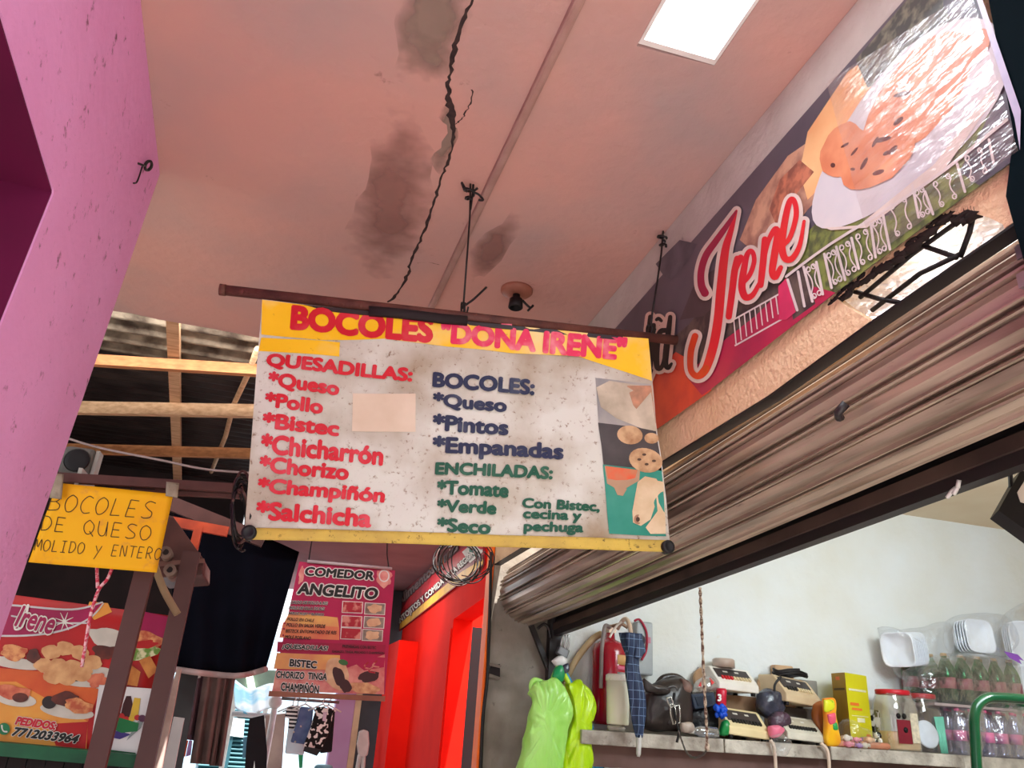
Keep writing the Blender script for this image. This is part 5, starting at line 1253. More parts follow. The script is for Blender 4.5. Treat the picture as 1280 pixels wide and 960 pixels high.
# fire extinguisher on the wall
EY = 4.96; c = atY(761, 906, EY); ex = thing('fire_extinguisher', 'dark red fire extinguisher hanging behind the white canister', 'fire extinguisher', c)
zt = SZ(761, 797, EY); hgt = zt - c.z; mb = MB(); mb.lathe([(.0, .0), (.10, .0), (.115, .02), (.115, hgt - .09), (.10, hgt - .045), (.06, hgt - .02), (.035, hgt - .01), (.03, hgt + .03), (.0, hgt + .03)], c, 28)
mb.build('cylinder', M('deep_red_enamel', (168, 14, 40), .25, (150, 8, 34), 2, coat=.6), ex)
mb = MB(); mb.box(c + Vector((-.02, -.03, hgt + .03)), c + Vector((.03, .03, hgt + .08))); mb.tube([c + Vector((0, -.02, hgt + .07)), c + Vector((.06, -.05, hgt + .09)), c + Vector((.1, -.06, hgt + .07))], .012, 8); mb.build('valve', M('worn_brass', (190, 160, 140), .35, metal=.6), ex)
mb = MB(); mb.tube(smooth_path([tuple(c + Vector(q)) for q in ((-.02, -.04, hgt + .06), (-.07, -.08, hgt + .06), (-.095, -.10, hgt - .06), (-.10, -.105, hgt - .2), (-.10, -.105, hgt - .32))], 6), .013, 8); mb.build('hose', M('grey_hose', (150, 140, 140), .4), ex)
def on_cyl(c, r, a0, a1, z0, z1, mat, nm, par):
    mb = MB(); mb.grid(lambda u, v: c + Vector((r * math.sin(a0 + (a1 - a0) * u), -r * math.cos(a0 + (a1 - a0) * u), z0 + (z1 - z0) * v)), 10, 2); return mb.build(nm, mat, par, solid=.001)
on_cyl(c, .1165, .05, .85, hgt - .17, hgt - .11, M('pale_label', (226, 180, 130), .5, (200, 150, 90), 9), 'label', ex); on_cyl(c, .1165, .05, .85, hgt - .20, hgt - .178, M('pink_label', (226, 110, 140), .5), 'label', ex); on_cyl(c, .1165, .05, .7, hgt - .28, hgt - .215, M('grey_tag', (190, 186, 180), .5, (90, 90, 96), 40), 'label', ex)
mb = MB(); mb.box((c.x - .06, EY + .1, c.z + .3), (c.x + .06, YW - .0005, c.z + .36)); mb.build('wall_bracket', m_steel, ex)
# white canister hung in front
CY_ = 4.78; c = atY(772, 906, CY_); c.z = max(c.z, ST); cn2 = thing('canister', 'cream white plastic canister standing in front of the fire extinguisher', 'canister', c); hh = SZ(774, 843, CY_) - c.z
mb = MB(); mb.lathe([(.0, 0), (.064, 0), (.068, .01), (.074, hh - .04), (.0, hh - .04)], c, 26); mb.build('body', M('yellowed_white_plastic', (236, 234, 214), .45, (214, 218, 176), 4, (.5, .8)), cn2)
mb = MB(); mb.lathe([(.078, hh - .04), (.078, hh - .01), (.066, hh), (.0, hh)], c, 26); mb.build('lid', M('white_lid', (238, 232, 222), .4, (190, 170, 150), 14, (.55, .7)), cn2)
mb = MB(); q = atY(774, 911, 4.73); mb.ell(q + Vector((0, .05, .0)), .06, .035, .022, nz=.5); tag(mb.build('cloth_wad', M('dirty_white_cloth', (206, 200, 190), .9, (150, 144, 130), 9)), 'dirty white cloth wad under the cream canister on the shelf edge', 'cloth')
# umbrella
um = thing('umbrella', 'folded navy checked umbrella hanging handle up over the shelf edge', 'umbrella', atY(799, 946, 4.6))
def plaid():
    m = M('navy_plaid', (30, 46, 76), .5); nt = m.node_tree; b = nt.nodes['Principled BSDF']; tc = nt.nodes.new('ShaderNodeTexCoord'); base = None; last = None
    for dr, sc in (('X', 9), ('Z', 6.5)):
        wv = nt.nodes.new('ShaderNodeTexWave'); wv.bands_direction = dr; wv.inputs['Scale'].default_value = sc; wv.inputs['Distortion'].default_value = 1.2; wv.inputs['Detail'].default_value = 0
        r = nt.nodes.new('ShaderNodeMapRange'); r.inputs['From Min'].default_value = .975; r.inputs['From Max'].default_value = .995; nt.links.new(tc.outputs['Object'], wv.inputs['Vector']); nt.links.new(wv.outputs['Fac'], r.inputs['Value'])
        if last is None: last = r.outputs['Result']
        else:
            mx = nt.nodes.new('ShaderNodeMath'); mx.operation = 'MAXIMUM'; nt.links.new(last, mx.inputs[0]); nt.links.new(r.outputs['Result'], mx.inputs[1]); last = mx.outputs[0]
    mx = nt.nodes.new('ShaderNodeMix'); mx.data_type = 'RGBA'; mx.inputs['A'].default_value = lin((34, 50, 82)); mx.inputs['B'].default_value = lin((104, 128, 162)); nt.links.new(last, mx.inputs['Factor']); nt.links.new(mx.outputs['Result'], b.inputs['Base Color']); return m


m_pl = plaid(); ax = smooth_path([(789, 792, 15), (791, 808, 13), (791, 822, 8.5), (790, 838, 9), (794, 860, 10.5), (797, 885, 10), (798, 905, 7.5), (799, 922, 4)], 3)
rings = []
for i, (x, y, r) in enumerate(ax):
    cc = atY(x, y, 4.6); rr = r / 205.0 * .98
    rings.append([cc + Vector((math.cos(a) * rr * (1 + .13 * math.sin(a * 5 + i * .25)), math.sin(a) * rr * .8 * (1 + .13 * math.sin(a * 5 + i * .25)), 0)) for a in [2 * PI * k / 30 for k in range(30)]])
mb = MB(); mb.loft(rings); mb.build('canopy', m_pl, um)
mb = MB(); cc = atY(799, 922, 4.6); c2 = atY(798, 946, 4.6); mb.tube([cc + Vector((0, 0, .02)), c2 + (cc - c2) * .15, c2], [.017, .014, .008], 10); mb.build('tip', M('silver_tip', (206, 204, 200), .3), um)
mb = MB(); P = [atY(x, y, 4.55) for x, y in ((796, 796), (804, 800), (808, 814), (800, 824), (794, 822))]; mb.prism(P, (0, .03, 0)); mb.build('flap', m_pl, um, bevel=.006)
mb = MB(); mb.tube(smooth_path([tuple(atY(x, y, 4.6)) for x, y in ((789, 795), (787, 782))] + [tuple(atY(783, 774, 4.7)), tuple(atY(778, 776, 4.88)), tuple(atY(772, 786, 4.95))], 4), .014, 8); mb.build('handle', M('pale_wood_handle', (226, 196, 170), .5), um)
# grey meter box on the wall
a = atY(795, 776, 5.04); b = atY(816, 845, 5.04)
mt = thing('meter_box', 'grey electric meter box on the white wall behind the umbrella', 'meter box', ((a.x + b.x) / 2, 5.05, b.z)); mb = MB(); mb.box((a.x, 5.03, b.z), (b.x, YW - .0005, a.z)); mb.build('box', M('grey_enamel', (172, 178, 182), .4), mt, bevel=.012)
mb = MB(); mb.lathe([(.035, 0), (.035, .015), (.0, .02)], atY(800, 800, 5.02), 16, (0, -1, 0)); mb.build('dial', M('dark_dial', (60, 60, 70), .3), mt); mb = MB(); mb.box(((a.x + b.x) / 2 - .03, 5.024, a.z - .14), ((a.x + b.x) / 2 + .04, 5.031, a.z - .10)); mb.build('plate', M('pink_plate', (190, 120, 140), .5), mt)
m_rw = M('red_wire', (170, 30, 60), .5); m_ww = M('white_wire', (226, 216, 210), .5)
for pts, m_, lab in (([(793, 776), (800, 775), (808, 790), (808, 812), (802, 825)], m_rw, 'dark red wire arching in front of the grey meter box'), ([(762, 797), (768, 786), (776, 778), (785, 776), (792, 800)], m_ww, 'white wire looping above the fire extinguisher valve')):
    tag(MB().tube(smooth_path([tuple(atY(x, y, 5.022 if m_ is m_rw else 4.86)) for x, y in pts], 6), .008, 6).build('wire', m_), lab, 'wire')
# pale arched board behind the post
tag(MB().tube(smooth_path([tuple(atY(x, y, 5.06)) for x, y in ((702, 872), (710, 845), (722, 822), (740, 800), (752, 792))], 6), .022, 8).build('pipe', M('cream_conduit', (214, 190, 150), .7)), 'cream conduit curving down the white wall beside the jamb post', 'conduit')

# black handbag
hb = thing('handbag', 'black leather handbag with flap and straps, on the shelf beside the umbrella', 'handbag', (SXp(830), 4.86, ST)); m_lea = M('black_leather', (34, 26, 26), .35, (52, 38, 36), 6, bump=.4, bscale=14, spec=.6)
def ridged(q):
    return 1 - 2 * abs(noise.noise(q))


def blob(mb, outline, Y, th, n=10, mi=0, zmin=None, crumple=.0):
    """soft pouch: outline in the photo, puffed to real thickness th"""
    P = [atY(x, y, Y) for x, y in smooth_path(outline + [outline[0]], 6)[:-1]]; c = sum(P, Vector()) / len(P); rings = []
    for i in range(n + 1):
        t = -1 + 2 * i / n; s_ = math.sqrt(max(0.0, 1 - abs(t) ** 2.6)) if abs(t) < 1 else .0
        s_ = .25 + .75 * s_; ring = []
        for p in P:
            q = c + (p - c) * s_ + Vector((0, t * th / 2, 0))
            if crumple: q += Vector((noise.noise(q * 11), ridged(Vector((q.x * 26, q.y * 9, q.z * 9 + q.x * 7))) * -.9, noise.noise(q * 11 + Vector((0, 7, 0))))) * crumple * (.35 + .65 * s_)
            if zmin is not None: q.z = max(q.z, zmin)
            ring.append(q)
        rings.append(ring)
    return mb.loft(rings, mi)


mb = MB(); blob(mb, [(806, 866), (822, 852), (846, 846), (858, 856), (862, 880), (860, 912), (830, 914), (806, 912), (801, 890)], 4.86, .2, zmin=ST, crumple=.01); mb.build('body', m_lea, hb)
mb = MB(); blob(mb, [(804, 848), (812, 854), (836, 860), (834, 868), (812, 866), (806, 862)], 4.76, .05); mb.build('flap', m_lea, hb)
mb = MB(); mb.tube(smooth_path([tuple(atY(x, y, 4.78)) for x, y in ((804, 850), (815, 858), (828, 862), (842, 858), (847, 870), (842, 890), (835, 905))], 5), .014, 8); mb.build('strap', m_lea, hb)
mb = MB(); mb.tube(smooth_path([tuple(atY(x, y, 4.88)) for x, y in ((822, 855), (830, 847), (846, 846), (858, 856), (862, 872), (852, 884))], 5), .02, 8); mb.build('handle', m_lea, hb)
mb = MB(); blob(mb, [(850, 848), (858, 850), (864, 858), (862, 866), (852, 864)], 4.8, .08); mb.build('pocket', M('brown_tan_leather', (140, 108, 98), .5, (70, 54, 50), 14), hb)
sc_ = thing('snap_hooks', 'silver snap hooks and chain hanging over the front of the handbag', 'hooks', atY(845, 910, 4.66)); m_chr = M('silver_metal', (190, 186, 180), .25, metal=.8)
for x0, y0, x1, y1 in ((840, 880, 843, 905), (846, 882, 848, 904), (836, 872, 840, 884)):
    a = atY(x0, y0, 4.66); b = atY(x1, y1, 4.66); mb = MB(); d = (b - a); sd = Vector((.014, 0, .004)); mb.tube([a + sd, a + d * .5 + sd * 1.2, b + sd * .6, b - sd * .6, a + d * .5 - sd * 1.2, a - sd], .006, 6, closed=True); mb.build('hook', m_chr, sc_)
mb = MB(); mb.tube(smooth_path([tuple(atY(x, y, 4.66)) for x, y in ((843, 866), (842, 880), (846, 905), (849, 914), (846, 928))], 5), .008, 6); mb.build('strap', m_black, sc_)
# black bundle, tub and clear lid
bb = MB(); blob(bb, [(858, 884), (880, 880), (898, 888), (904, 902), (900, 916), (880, 919), (860, 915), (856, 900)], 4.92, .16, zmin=ST, crumple=.012)
tag(bb.build('black_bundle', M('black_nylon', (20, 20, 26), .4, bump=.5)), 'black nylon bundle on the shelf under the navy tub', 'bundle')
nb = thing('navy_tub', 'navy plastic tub with clear lid tilted on the black bundle', 'tub', atY(880, 888, 4.86)); a = atY(865, 866, 4.86); b = atY(896, 886, 4.86)
mb = MB(); mb.prism([atY(*q, 4.80) for q in ((864, 868), (893, 865), (897, 882), (869, 887))], (0, .16, 0)); mb.build('tub', M('navy_plastic', (44, 56, 76), .35), nb, bevel=.01); mb = MB(); mb.prism([atY(*q, 4.795) for q in ((869, 871), (889, 869), (891, 880), (873, 883))], (0, .004, 0)); mb.build('front_panel', M('navy_panel', (30, 40, 58), .3), nb)
mb = MB(); blob(mb, [(868, 866), (872, 852), (884, 845), (892, 852), (894, 864)], 4.88, .14); mb.build('clear_lid', FILM('clear_lid_plastic', (244, 240, 240), .25, .6, .15, .3), nb)
for pts in ([(876, 852), (873, 858), (877, 858)], [(887, 847), (893, 853), (890, 856)]):
    mb = MB(); mb.prism([atY(*q, 4.80) for q in pts], (0, .004, 0)); mb.build('red_mark', M('red_print', (220, 50, 50), .5), nb)
rc = thing('red_can', 'small crimson can printed with a 3, right of the navy tub', 'can', atY(901, 884, 4.8)); p = atY(901, 884, 4.82); mb = MB(); mb.lathe([(0, 0), (.03, 0), (.034, .01), (.034, .1), (.028, .115), (0, .115)], p, 18, (.1, 0, 1)); mb.build('can', M('crimson_can', (206, 24, 60), .3), rc)
s3 = Sheet((0, p.y - .037, 0), (0, -1, 0), .001); mb = MB(); s3.text(mb, '3', (897, 868), (901, 868), (897, 876), 0, .05); mb.build('lettering', m_lwhite, rc)
# blue gift bow
bw = thing('gift_bow', 'bright blue ribbon gift bow beside the lower cream price scale', 'bow', atY(900, 898, 4.76)); mb = MB(); c = atY(900, 889, 4.78); random.seed(5)
for i in range(16):
    d = Vector((random.uniform(-1, 1), random.uniform(-1, .2), random.uniform(-1, 1))).normalized(); mb.ell(c + d * .028, .024, .014, .018, 8, 6, rot=d.to_track_quat('X', 'Z').to_matrix())
mb.build('ribbon', M('bright_blue_ribbon', (24, 90, 220), .25, (10, 60, 190), 20), bw)
gb = MB(); blob(gb, [(903, 902), (909, 900), (913, 912), (909, 919), (900, 918)], 4.76, .06, zmin=ST); tag(gb.build('green_packet', M('green_wrap', (24, 140, 70), .3)), 'green wrapped packet under the blue gift bow', 'packet')
cp = MB(); blob(cp, [(850, 904), (862, 902), (867, 908), (866, 915), (852, 915)], 4.74, .07, zmin=ST, crumple=.008); tag(cp.build('clear_bag', M('crumpled_tan_bag', (196, 180, 168), .4, (140, 124, 116), 14)), 'crumpled tan bag on the shelf edge right of the handbag', 'bag')
bt = thing('small_bottle', 'clear small bottle lying on the shelf in front of the black bundle', 'bottle', atY(872, 915, 4.74)); p = atY(864, 909, 4.74); p.z = ST + .036; mb = MB(); mb.lathe([(0, 0), (.018, 0), (.018, .02), (.03, .05), (.033, .06), (.033, .17), (.028, .18), (0, .18)], p, 18, (1, 0, -.02)); mb.build('body', FILM('clear_grey_bottle', (206, 212, 224), .3, .7, .1, .1), bt)
mb = MB(); mb.lathe([(.02, -.015), (.02, .012), (0, .012)], p, 14, (1, 0, -.02)); mb.build('cap', m_lwhite, bt)

# ---------------- price scales
m_keyd = M('dark_key', (30, 28, 30), .4); m_keyr = M('red_key', (206, 30, 40), .4); m_keyc = M('cream_key', (236, 214, 170), .4)
def price_scale(label, px0, px1, ybase, ytop, Y, body, panel, keys, roll, yaw, rest=None, group='old price scales on the shelf'):
    """wedge-bodied electronic scale, built upright at the origin facing the corridor, then set in place"""
    x0 = atY(px0, ybase, Y); x1 = atY(px1, ybase, Y); W_ = (x1 - x0).length; Hh = atY(px0, ytop, Y).z - x0.z
    t = thing('price_scale', label, 'scale', (0, 0, 0), 0, group); D = .26; f = Hh * .34; w2 = W_ / 2
    prof = [(-.13, .02), (-.13, f), (-.125, f + .01), (-.02, Hh - .01), (-.0, Hh), (.13, Hh), (.13, .02)]
    mb = MB(); mb.prism([Vector((-w2, y, z)) for y, z in prof], (W_, 0, 0)); mb.build('body', body, t, bevel=.008)
    for sx_ in (-1, 1):
        for sy in (-.1, .1):
            mb = MB(); mb.lathe([(.014, 0), (.016, .022), (0, .022)], (sx_ * (w2 - .03), sy, 0), 10); mb.build('foot', m_black, t)
    a = Vector((0, -.125, f + .01)); b = Vector((0, -.02, Hh - .01)); d = b - a; nrm = Vector((0, -d.z, d.y)).normalized()
    def slope(u, v, h): return a + d * v + Vector((u * W_, 0, 0)) + nrm * h
    mb = MB(); mb.prism([slope(-.44, .34, .0005), slope(.40, .34, .0005), slope(.40, .95, .0005), slope(-.44, .95, .0005)], nrm * .003); pn_ = mb.build('panel', panel, t)
    mb = MB()
    for u, wd in ((-.24, .12), (.06, .1)): mb.prism([slope(u, .70, .0038), slope(u + wd, .70, .0038), slope(u + wd, .80, .0038), slope(u, .80, .0038)], nrm * .0006)
    mb.build('printed_marks', M('panel_print', (226, 222, 214), .5), pn_)
    for i in range(10):
        u = -.36 + .075 * i; km = keys if not isinstance(keys, tuple) else (keys[0] if i < 4 else keys[1])
        mb = MB(); mb.prism([slope(u, .22, .0), slope(u + .048, .22, .0), slope(u + .048, .40, .0), slope(u, .40, .0)], nrm * .011); mb.build('key', km, pn_)
    c = (x0 + x1) / 2; t.location = (c.x, Y + .13, c.z if rest is None else rest); t.rotation_euler = (0, roll, yaw)
    return t, W_, Hh


m_bw = M('white_enamel', (240, 238, 234), .35, (222, 214, 204), 4); m_bc = M('cream_plastic', (240, 222, 178), .4, (226, 204, 156), 5); m_bb = M('beige_plastic', (220, 198, 164), .45, (196, 170, 136), 5); m_bp = M('pale_ivory_plastic', (226, 220, 204), .4); m_pan = M('charcoal_panel2', (62, 54, 54), .4); m_tan = M('tan_plastic', (206, 168, 132), .5, (180, 142, 106), 6)
B1, _, h1 = price_scale('cream price scale with black keys, beside the blue gift bow', 908, 962, 923, 884, 4.74, m_bc, m_pan, m_keyd, .06, .10, ST)
D1_, _, h2 = price_scale('pale ivory price scale with black keys, under the beige scale', 984, 1031, 928, 894, 4.73, m_bp, M('ivory_panel', (196, 186, 166), .45), m_keyd, .05, .02, ST)
zA = SZ(920, 868, 4.86)
def carton(nm, px0, px1, Y0, Y1, z1, mat, label):
    a = SXp(px0, Y0); b = SXp(px1, Y0); mb = MB(); mb.box((a, Y0, ST), (b, Y1, z1)); return tag(mb.build(nm, mat, bevel=.005), label, 'box')


carton('carton', 906, 950, 5.012, 5.09, zA, M('brown_cardboard', (140, 110, 86), .8), 'brown carton behind the cream scale, holding up the white scale')
A1, wA, hA = price_scale('white price scale with red and cream keys, on top of the pile', 897, 949, 868, 834, 4.84, m_bw, m_pan, (m_keyr, m_keyc), .03, .06, zA)
mb = MB(); p = Vector((SXp(908, 4.98), 4.98, zA + hA + .001)); mb.lathe([(.075, 0), (.075, .05), (.065, .058), (.0, .058)], p, 24); tag(mb.build('scale_platter_hub', M('brushed_white_metal', (206, 196, 188), .35, (160, 130, 112), 3), ), 'round pale metal hub on top of the white price scale', 'hub')
for px, py, r, lab in ((880, 851, .085, 'round tan platter leaning on the wall left of the white scale'), (958, 858, .075, 'round tan platter leaning on the wall right of the white scale')):
    p = atY(px, py, 5.06); pl_ = MB(); pl_.lathe([(r, 0), (r, .02), (r * .9, .03), (0, .03)], p, 24, (0, -1, .12)); o = pl_.build('scale_platter', m_tan); tag(o, lab, 'platter')
zC = SZ(995, 884, 4.86); carton('carton', 978, 1028, 5.0, 5.09, zC, M('dark_cardboard', (92, 82, 76), .8), 'dark carton behind the ivory scale, holding up the beige scale')
C1, _, hC = price_scale('beige price scale with a black cord coiled on top', 975, 1027, 883, 845, 4.83, m_bb, m_pan, (m_keyd, m_keyc), .07, .22, zC)
cc_ = MB(); random.seed(2); c0 = Vector((SXp(990, 4.96), 4.96, zC + hC + .012))
cc_.tube(smooth_path([tuple(c0 + Vector((.13 * math.cos(a) * random.uniform(.85, 1.05) + .02, .07 * math.sin(a), .012 * (a / 6) + .01 * math.sin(3 * a)))) for a in [i * .7 for i in range(26)]], 3), .008, 6)
cc_.tube(smooth_path([tuple(atY(x, y, 4.80)) for x, y in ((976, 846), (969, 855), (968, 864))], 4), .008, 6)
tag(cc_.build('power_cord', m_wire), 'black power cord coiled on top of the beige price scale', 'cord')
mb = MB(); a = SXp(1006, 5.03); mb.box((a, 5.03, zC), (SXp(1027, 5.03), 5.09, zC + .19)); tag(mb.build('display_box', M('grey_display', (150, 146, 140), .5), bevel=.006), 'grey box standing behind the beige price scale', 'box')
mb = MB(); a = SXp(972, 5.05); mb.box((a, 5.03, zC + .001), (SXp(996, 5.05), 5.09, SZ(980, 832, 5.05))); tag(mb.build('tan_box', m_tan, bevel=.01), 'tan box against the wall behind the beige price scale', 'box')
# bags of goods between the scales
def bagobj(nm, outline, Y, th, mat, label, cat='bag', zmin=ST, cr=.012, n=12):
    mb = MB(); blob(mb, outline, Y, th, n, 0, zmin, cr); return tag(mb.build(nm, mat), label, cat)


m_blk = M('glossy_black_bag', (44, 46, 62), .22, (70, 76, 96), 12, bump=.6, bscale=16, spec=.7); m_plum = M('plum_bag', (88, 64, 80), .25, (40, 30, 46), 14, bump=.5); m_pk = M('pink_bag', (240, 120, 150), .35); m_clr = FILM('clear_bag_film', (252, 253, 255), .02, .42, .14, 1.0, 9)
bagobj('black_bag', [(948, 866), (960, 860), (974, 866), (978, 884), (968, 898), (954, 896), (946, 880)], 4.90, .14, m_blk, 'glossy black bag stuffed between the white and beige scales')
bagobj('plum_bag', [(960, 896), (972, 889), (984, 894), (986, 908), (974, 914), (962, 912)], 4.82, .1, m_plum, 'plum coloured bag under the black bag, left of the ivory scale')
bagobj('pink_bag', [(959, 908), (970, 906), (979, 912), (974, 920), (962, 921)], 4.74, .07, m_pk, 'small pink bag under the plum bag', zmin=ST)
bagobj('clear_bag', [(963, 919), (974, 916), (986, 922), (986, 936), (978, 946), (970, 940)], 4.66, .06, m_clr, 'clear bag hanging over the shelf edge below the pink bag', cr=.02, zmin=None)
# tall yellow carton
a = SXp(1042, 4.78); yb = thing('yellow_carton', 'tall lime yellow carton standing between the ivory scale and the jars', 'carton', (SXp(1066), 4.85, ST))
p0 = atY(1046, 917, 4.92); p1 = atY(1064, 922, 4.74); p2 = atY(1091, 920, 4.86); ht = SZ(1062, 841, 4.74) - ST
q0, q1, q2 = [Vector((p.x, p.y, ST)) for p in (p0, p1, p2)]; q3 = q0 + q2 - q1
mb = MB(); mb.prism([q1, q2, q3, q0], (0, 0, ht)); mb.build('box', [M('lime_yellow_card', (214, 206, 16), .5, (204, 194, 10), 4)], yb, bevel=.003)
mb = MB()
def onf(A, B, u, v, h=.0015):
    n = (B - A).cross(Vector((0, 0, 1))).normalized(); 
    if n.dot(CAM - A) < 0: n = -n
    return A + (B - A) * u + Vector((0, 0, ht * v)) + n * h
def rect(A, B, u0, v0, u1, v1, mi, h=.0015): mb.add([onf(A, B, u0, v0, h), onf(A, B, u1, v0, h), onf(A, B, u1, v1, h), onf(A, B, u0, v1, h)], [(0, 1, 2, 3)], mi)
rect(q0, q1, 0, 0, 1, 1, 3, .0008); rect(q0, q1, .1, .76, .9, .79, 1); rect(q0, q1, .3, .9, .6, .95, 0)
rect(q1, q2, .1, .76, .9, .79, 2); rect(q1, q2, .1, .56, .5, .60, 0); rect(q1, q2, .15, .50, .62, .53, 0); rect(q1, q2, .35, .34, .7, .40, 2); rect(q1, q2, .12, .42, .88, .428, 2); rect(q1, q2, .7, .14, .9, .19, 0)
mb.build('printing', [M('carton_red_print', (236, 120, 40), .5), M('carton_brown_print', (90, 70, 16), .5), M('carton_white_print', (244, 240, 200), .5), M('carton_ochre_side', (170, 134, 24), .5)], yb)
# snack bag, sweets, rolling pin, figurines
sb = thing('snack_bag', 'green and yellow snack bag leaning on the tall lime yellow carton', 'bag', (SXp(1036), 4.74, ST)); mb = MB(); blob(mb, [(1028, 873), (1042, 873), (1043, 890), (1046, 910), (1049, 930), (1032, 931), (1031, 905), (1029, 888)], 4.72, .07, zmin=ST, crumple=.006); mb.build('pouch', M('yellow_foil', (246, 190, 30), .3, (236, 120, 40), 7), sb)
for o_, m_ in (([(1030, 875), (1041, 875), (1042, 886), (1031, 890)], M('green_foil', (40, 160, 50), .3, (220, 220, 40), 12, (.5, .55))), ([(1034, 893), (1043, 891), (1044, 903), (1037, 905)], M('pink_foil', (240, 90, 120), .3)), ([(1040, 905), (1045, 903), (1047, 912), (1041, 912)], M('leaf_foil', (40, 160, 80), .3))):
    mb = MB(); blob(mb, o_, 4.69, .03); mb.build('print', m_, sb)
bagobj('amber_bag', [(1017, 880), (1027, 876), (1031, 900), (1033, 928), (1024, 926), (1016, 900)], 4.84, .08, M('amber_brown_bag', (160, 90, 40), .4), 'amber brown bag behind the green and yellow snack bag')
swm = [M('sweet_pink', (240, 150, 170), .35), M('sweet_peach', (240, 190, 150), .35), M('sweet_lilac', (190, 150, 210), .35), M('sweet_cream', (236, 226, 210), .35)]; random.seed(21); k = 0
swl = None
for i in range(16):
    px = random.uniform(1054, 1086); row = i // 8; Yq = 4.70 + .05 * (i % 3); x = SXp(px, Yq); mb = MB(); r = random.uniform(.016, .022)
    mb.ell((x, Yq, ST + r + row * .034), r * 1.2, r, r, 10, 7, nz=.2)
    for s_ in (-1, 1): mb.lathe([(.004, 0), (.014, .012)], (x + s_ * r * 1.1, Yq, ST + r + row * .034), 8, (s_, 0, .2))
    tag(mb.build('wrapped_sweet', swm[i % 4]), 'small wrapped sweet in the clear bag in front of the lime yellow carton', 'sweet', 'wrapped sweets in the clear bag')
bagobj('sweets_bag', [(1050, 916), (1054, 902), (1060, 898), (1066, 906), (1078, 910), (1092, 920), (1094, 931), (1052, 931)], 4.72, .17, m_clr, 'clear bag of wrapped sweets in front of the lime yellow carton', cr=.008)
rp = thing('rolling_pin', 'pinkish wooden stick lying on the shelf edge in front of the sweets', 'stick', (SXp(1076, 4.715), 4.72, ST)); mb = MB(); a = Vector((SXp(1045, 4.725), 4.725, ST + .022)); b = Vector((SXp(1108, 4.73), 4.72, ST + .022)); mb.tube([a, a + (b - a) * .03, b - (b - a) * .03, b], [.017, .021, .021, .016], 12); mb.build('stick', M('pink_wood', (214, 150, 120), .6, (190, 120, 92), 8), rp)
mb = MB(); mb.tube([a + (b - a) * .39, a + (b - a) * .41], .0235, 12); mb.build('band', m_black, rp)
fg = thing('figurine', 'small black and white figurine between the carton and the red lidded jar', 'figurine', (SXp(1096, 4.8), 4.8, ST)); x = SXp(1096, 4.8)
mb = MB(); mb.lathe([(0, 0), (.03, 0), (.034, .03), (.026, .06), (0, .07)], (x, 4.8, ST), 14); mb.ell((x, 4.79, ST + .085), .024, .022, .026); mb.build('body', M('black_white_glaze', (30, 30, 32), .25, (236, 236, 232), 24, (.5, .52)), fg); mb = MB(); mb.ell((x, 4.772, ST + .05), .016, .01, .02); mb.build('belly', m_lwhite, fg)
mg = thing('patterned_cup', 'black and white patterned cup behind the small figurine', 'cup', (SXp(1096, 4.95), 4.95, ST)); mb = MB(); mb.lathe([(0, 0), (.032, 0), (.04, SZ(1096, 888, 4.95) - ST), (.036, SZ(1096, 888, 4.95) - ST), (.03, .01), (0, .01)], (SXp(1095, 4.95), 4.95, ST), 18); mb.build('cup', M('patterned_cup', (232, 230, 226), .4, (34, 34, 36), 16, (.5, .53)), mg)
# two big jars with red lids
m_jar = FILM('clear_jar', (246, 244, 240), .14, .6, .06, .05, 4); m_lid = M('red_lid', (206, 26, 46), .4); m_pow = M('cream_powder', (238, 208, 164), .8); m_lab = M('maroon_label', (130, 24, 44), .5, (110, 16, 36), 5)
def jar(px0, px1, pytop, Y, label, contents):
    xa = SXp(px0, Y); xb = SXp(px1, Y); r = (xb - xa) / 2; c = Vector(((xa + xb) / 2, Y, ST)); h = SZ((px0 + px1) / 2, pytop, Y) - ST
    t = thing('storage_jar', label, 'jar', c, 0, 'red lidded jars'); mb = MB(); mb.lathe([(0, .001), (r * .94, .001), (r, .02), (r, h * .66), (r * .93, h * .78), (r * .80, h * .9), (r * .80, h * .93)], c, 32, sq=3.2); mb.build('glass', m_jar, t)
    mb = MB(); mb.lathe([(r * .86, h * .915), (r * .88, h * .93), (r * .88, h * .99), (r * .84, h), (0, h)], c, 32); mb.build('lid', m_lid, t)
    contents(t, c, r, h); return t


def jc1(t, c, r, h):
    mb = MB(); mb.lathe([(0, .006), (r * .90, .006), (r * .95, .022), (r * .95, h * .28), (r * .7, h * .31), (0, h * .29)], c, 28, sq=3.2); mb.build('contents', m_pow, t)
    mb = MB(); y = c.y - r * 1.005; mb.box((c.x - r * .95 + .02, y - .002, c.z + h * .12), (c.x + r * .05, y, c.z + h * .50)); lb_ = mb.build('label', m_lab, t)
    mb = MB(); mb.box((c.x + r * .08, y - .002, c.z + h * .14), (c.x + r * .55, y, c.z + h * .62)); mb.build('label', M('cream_label', (226, 214, 190), .5, (190, 180, 160), 40), t)
    for dx, dz in ((-.66, .56), (-.30, .56), (-.30, .34)):
        mb = MB(); mb.lathe([(r * .15, 0), (0, .002)], (c.x + r * dx, y - .003, c.z + h * dz), 8, (0, -1, 0)); mb.build('seal', m_lblack, lb_)
def jc2(t, c, r, h): pass
jar(1102, 1141, 863, 4.84, 'left jar with a red lid, holding cream powder, with maroon label', jc1); jar(1141, 1173, 868, 4.92, 'right jar with a red lid, behind the round white lid', jc2)
mb = MB(); c = atY(1158, 918, 4.74); mb.lathe([(.088, 0), (.088, .012), (.078, .018), (0, .018)], c + Vector((0, 0, .0)), 28, (0, -1, .18)); c.z = ST; tag(mb.build('container_cover', M('pale_blue_white_lid', (214, 222, 234), .4)), 'round white lid leaning against the right red lidded jar', 'lid')
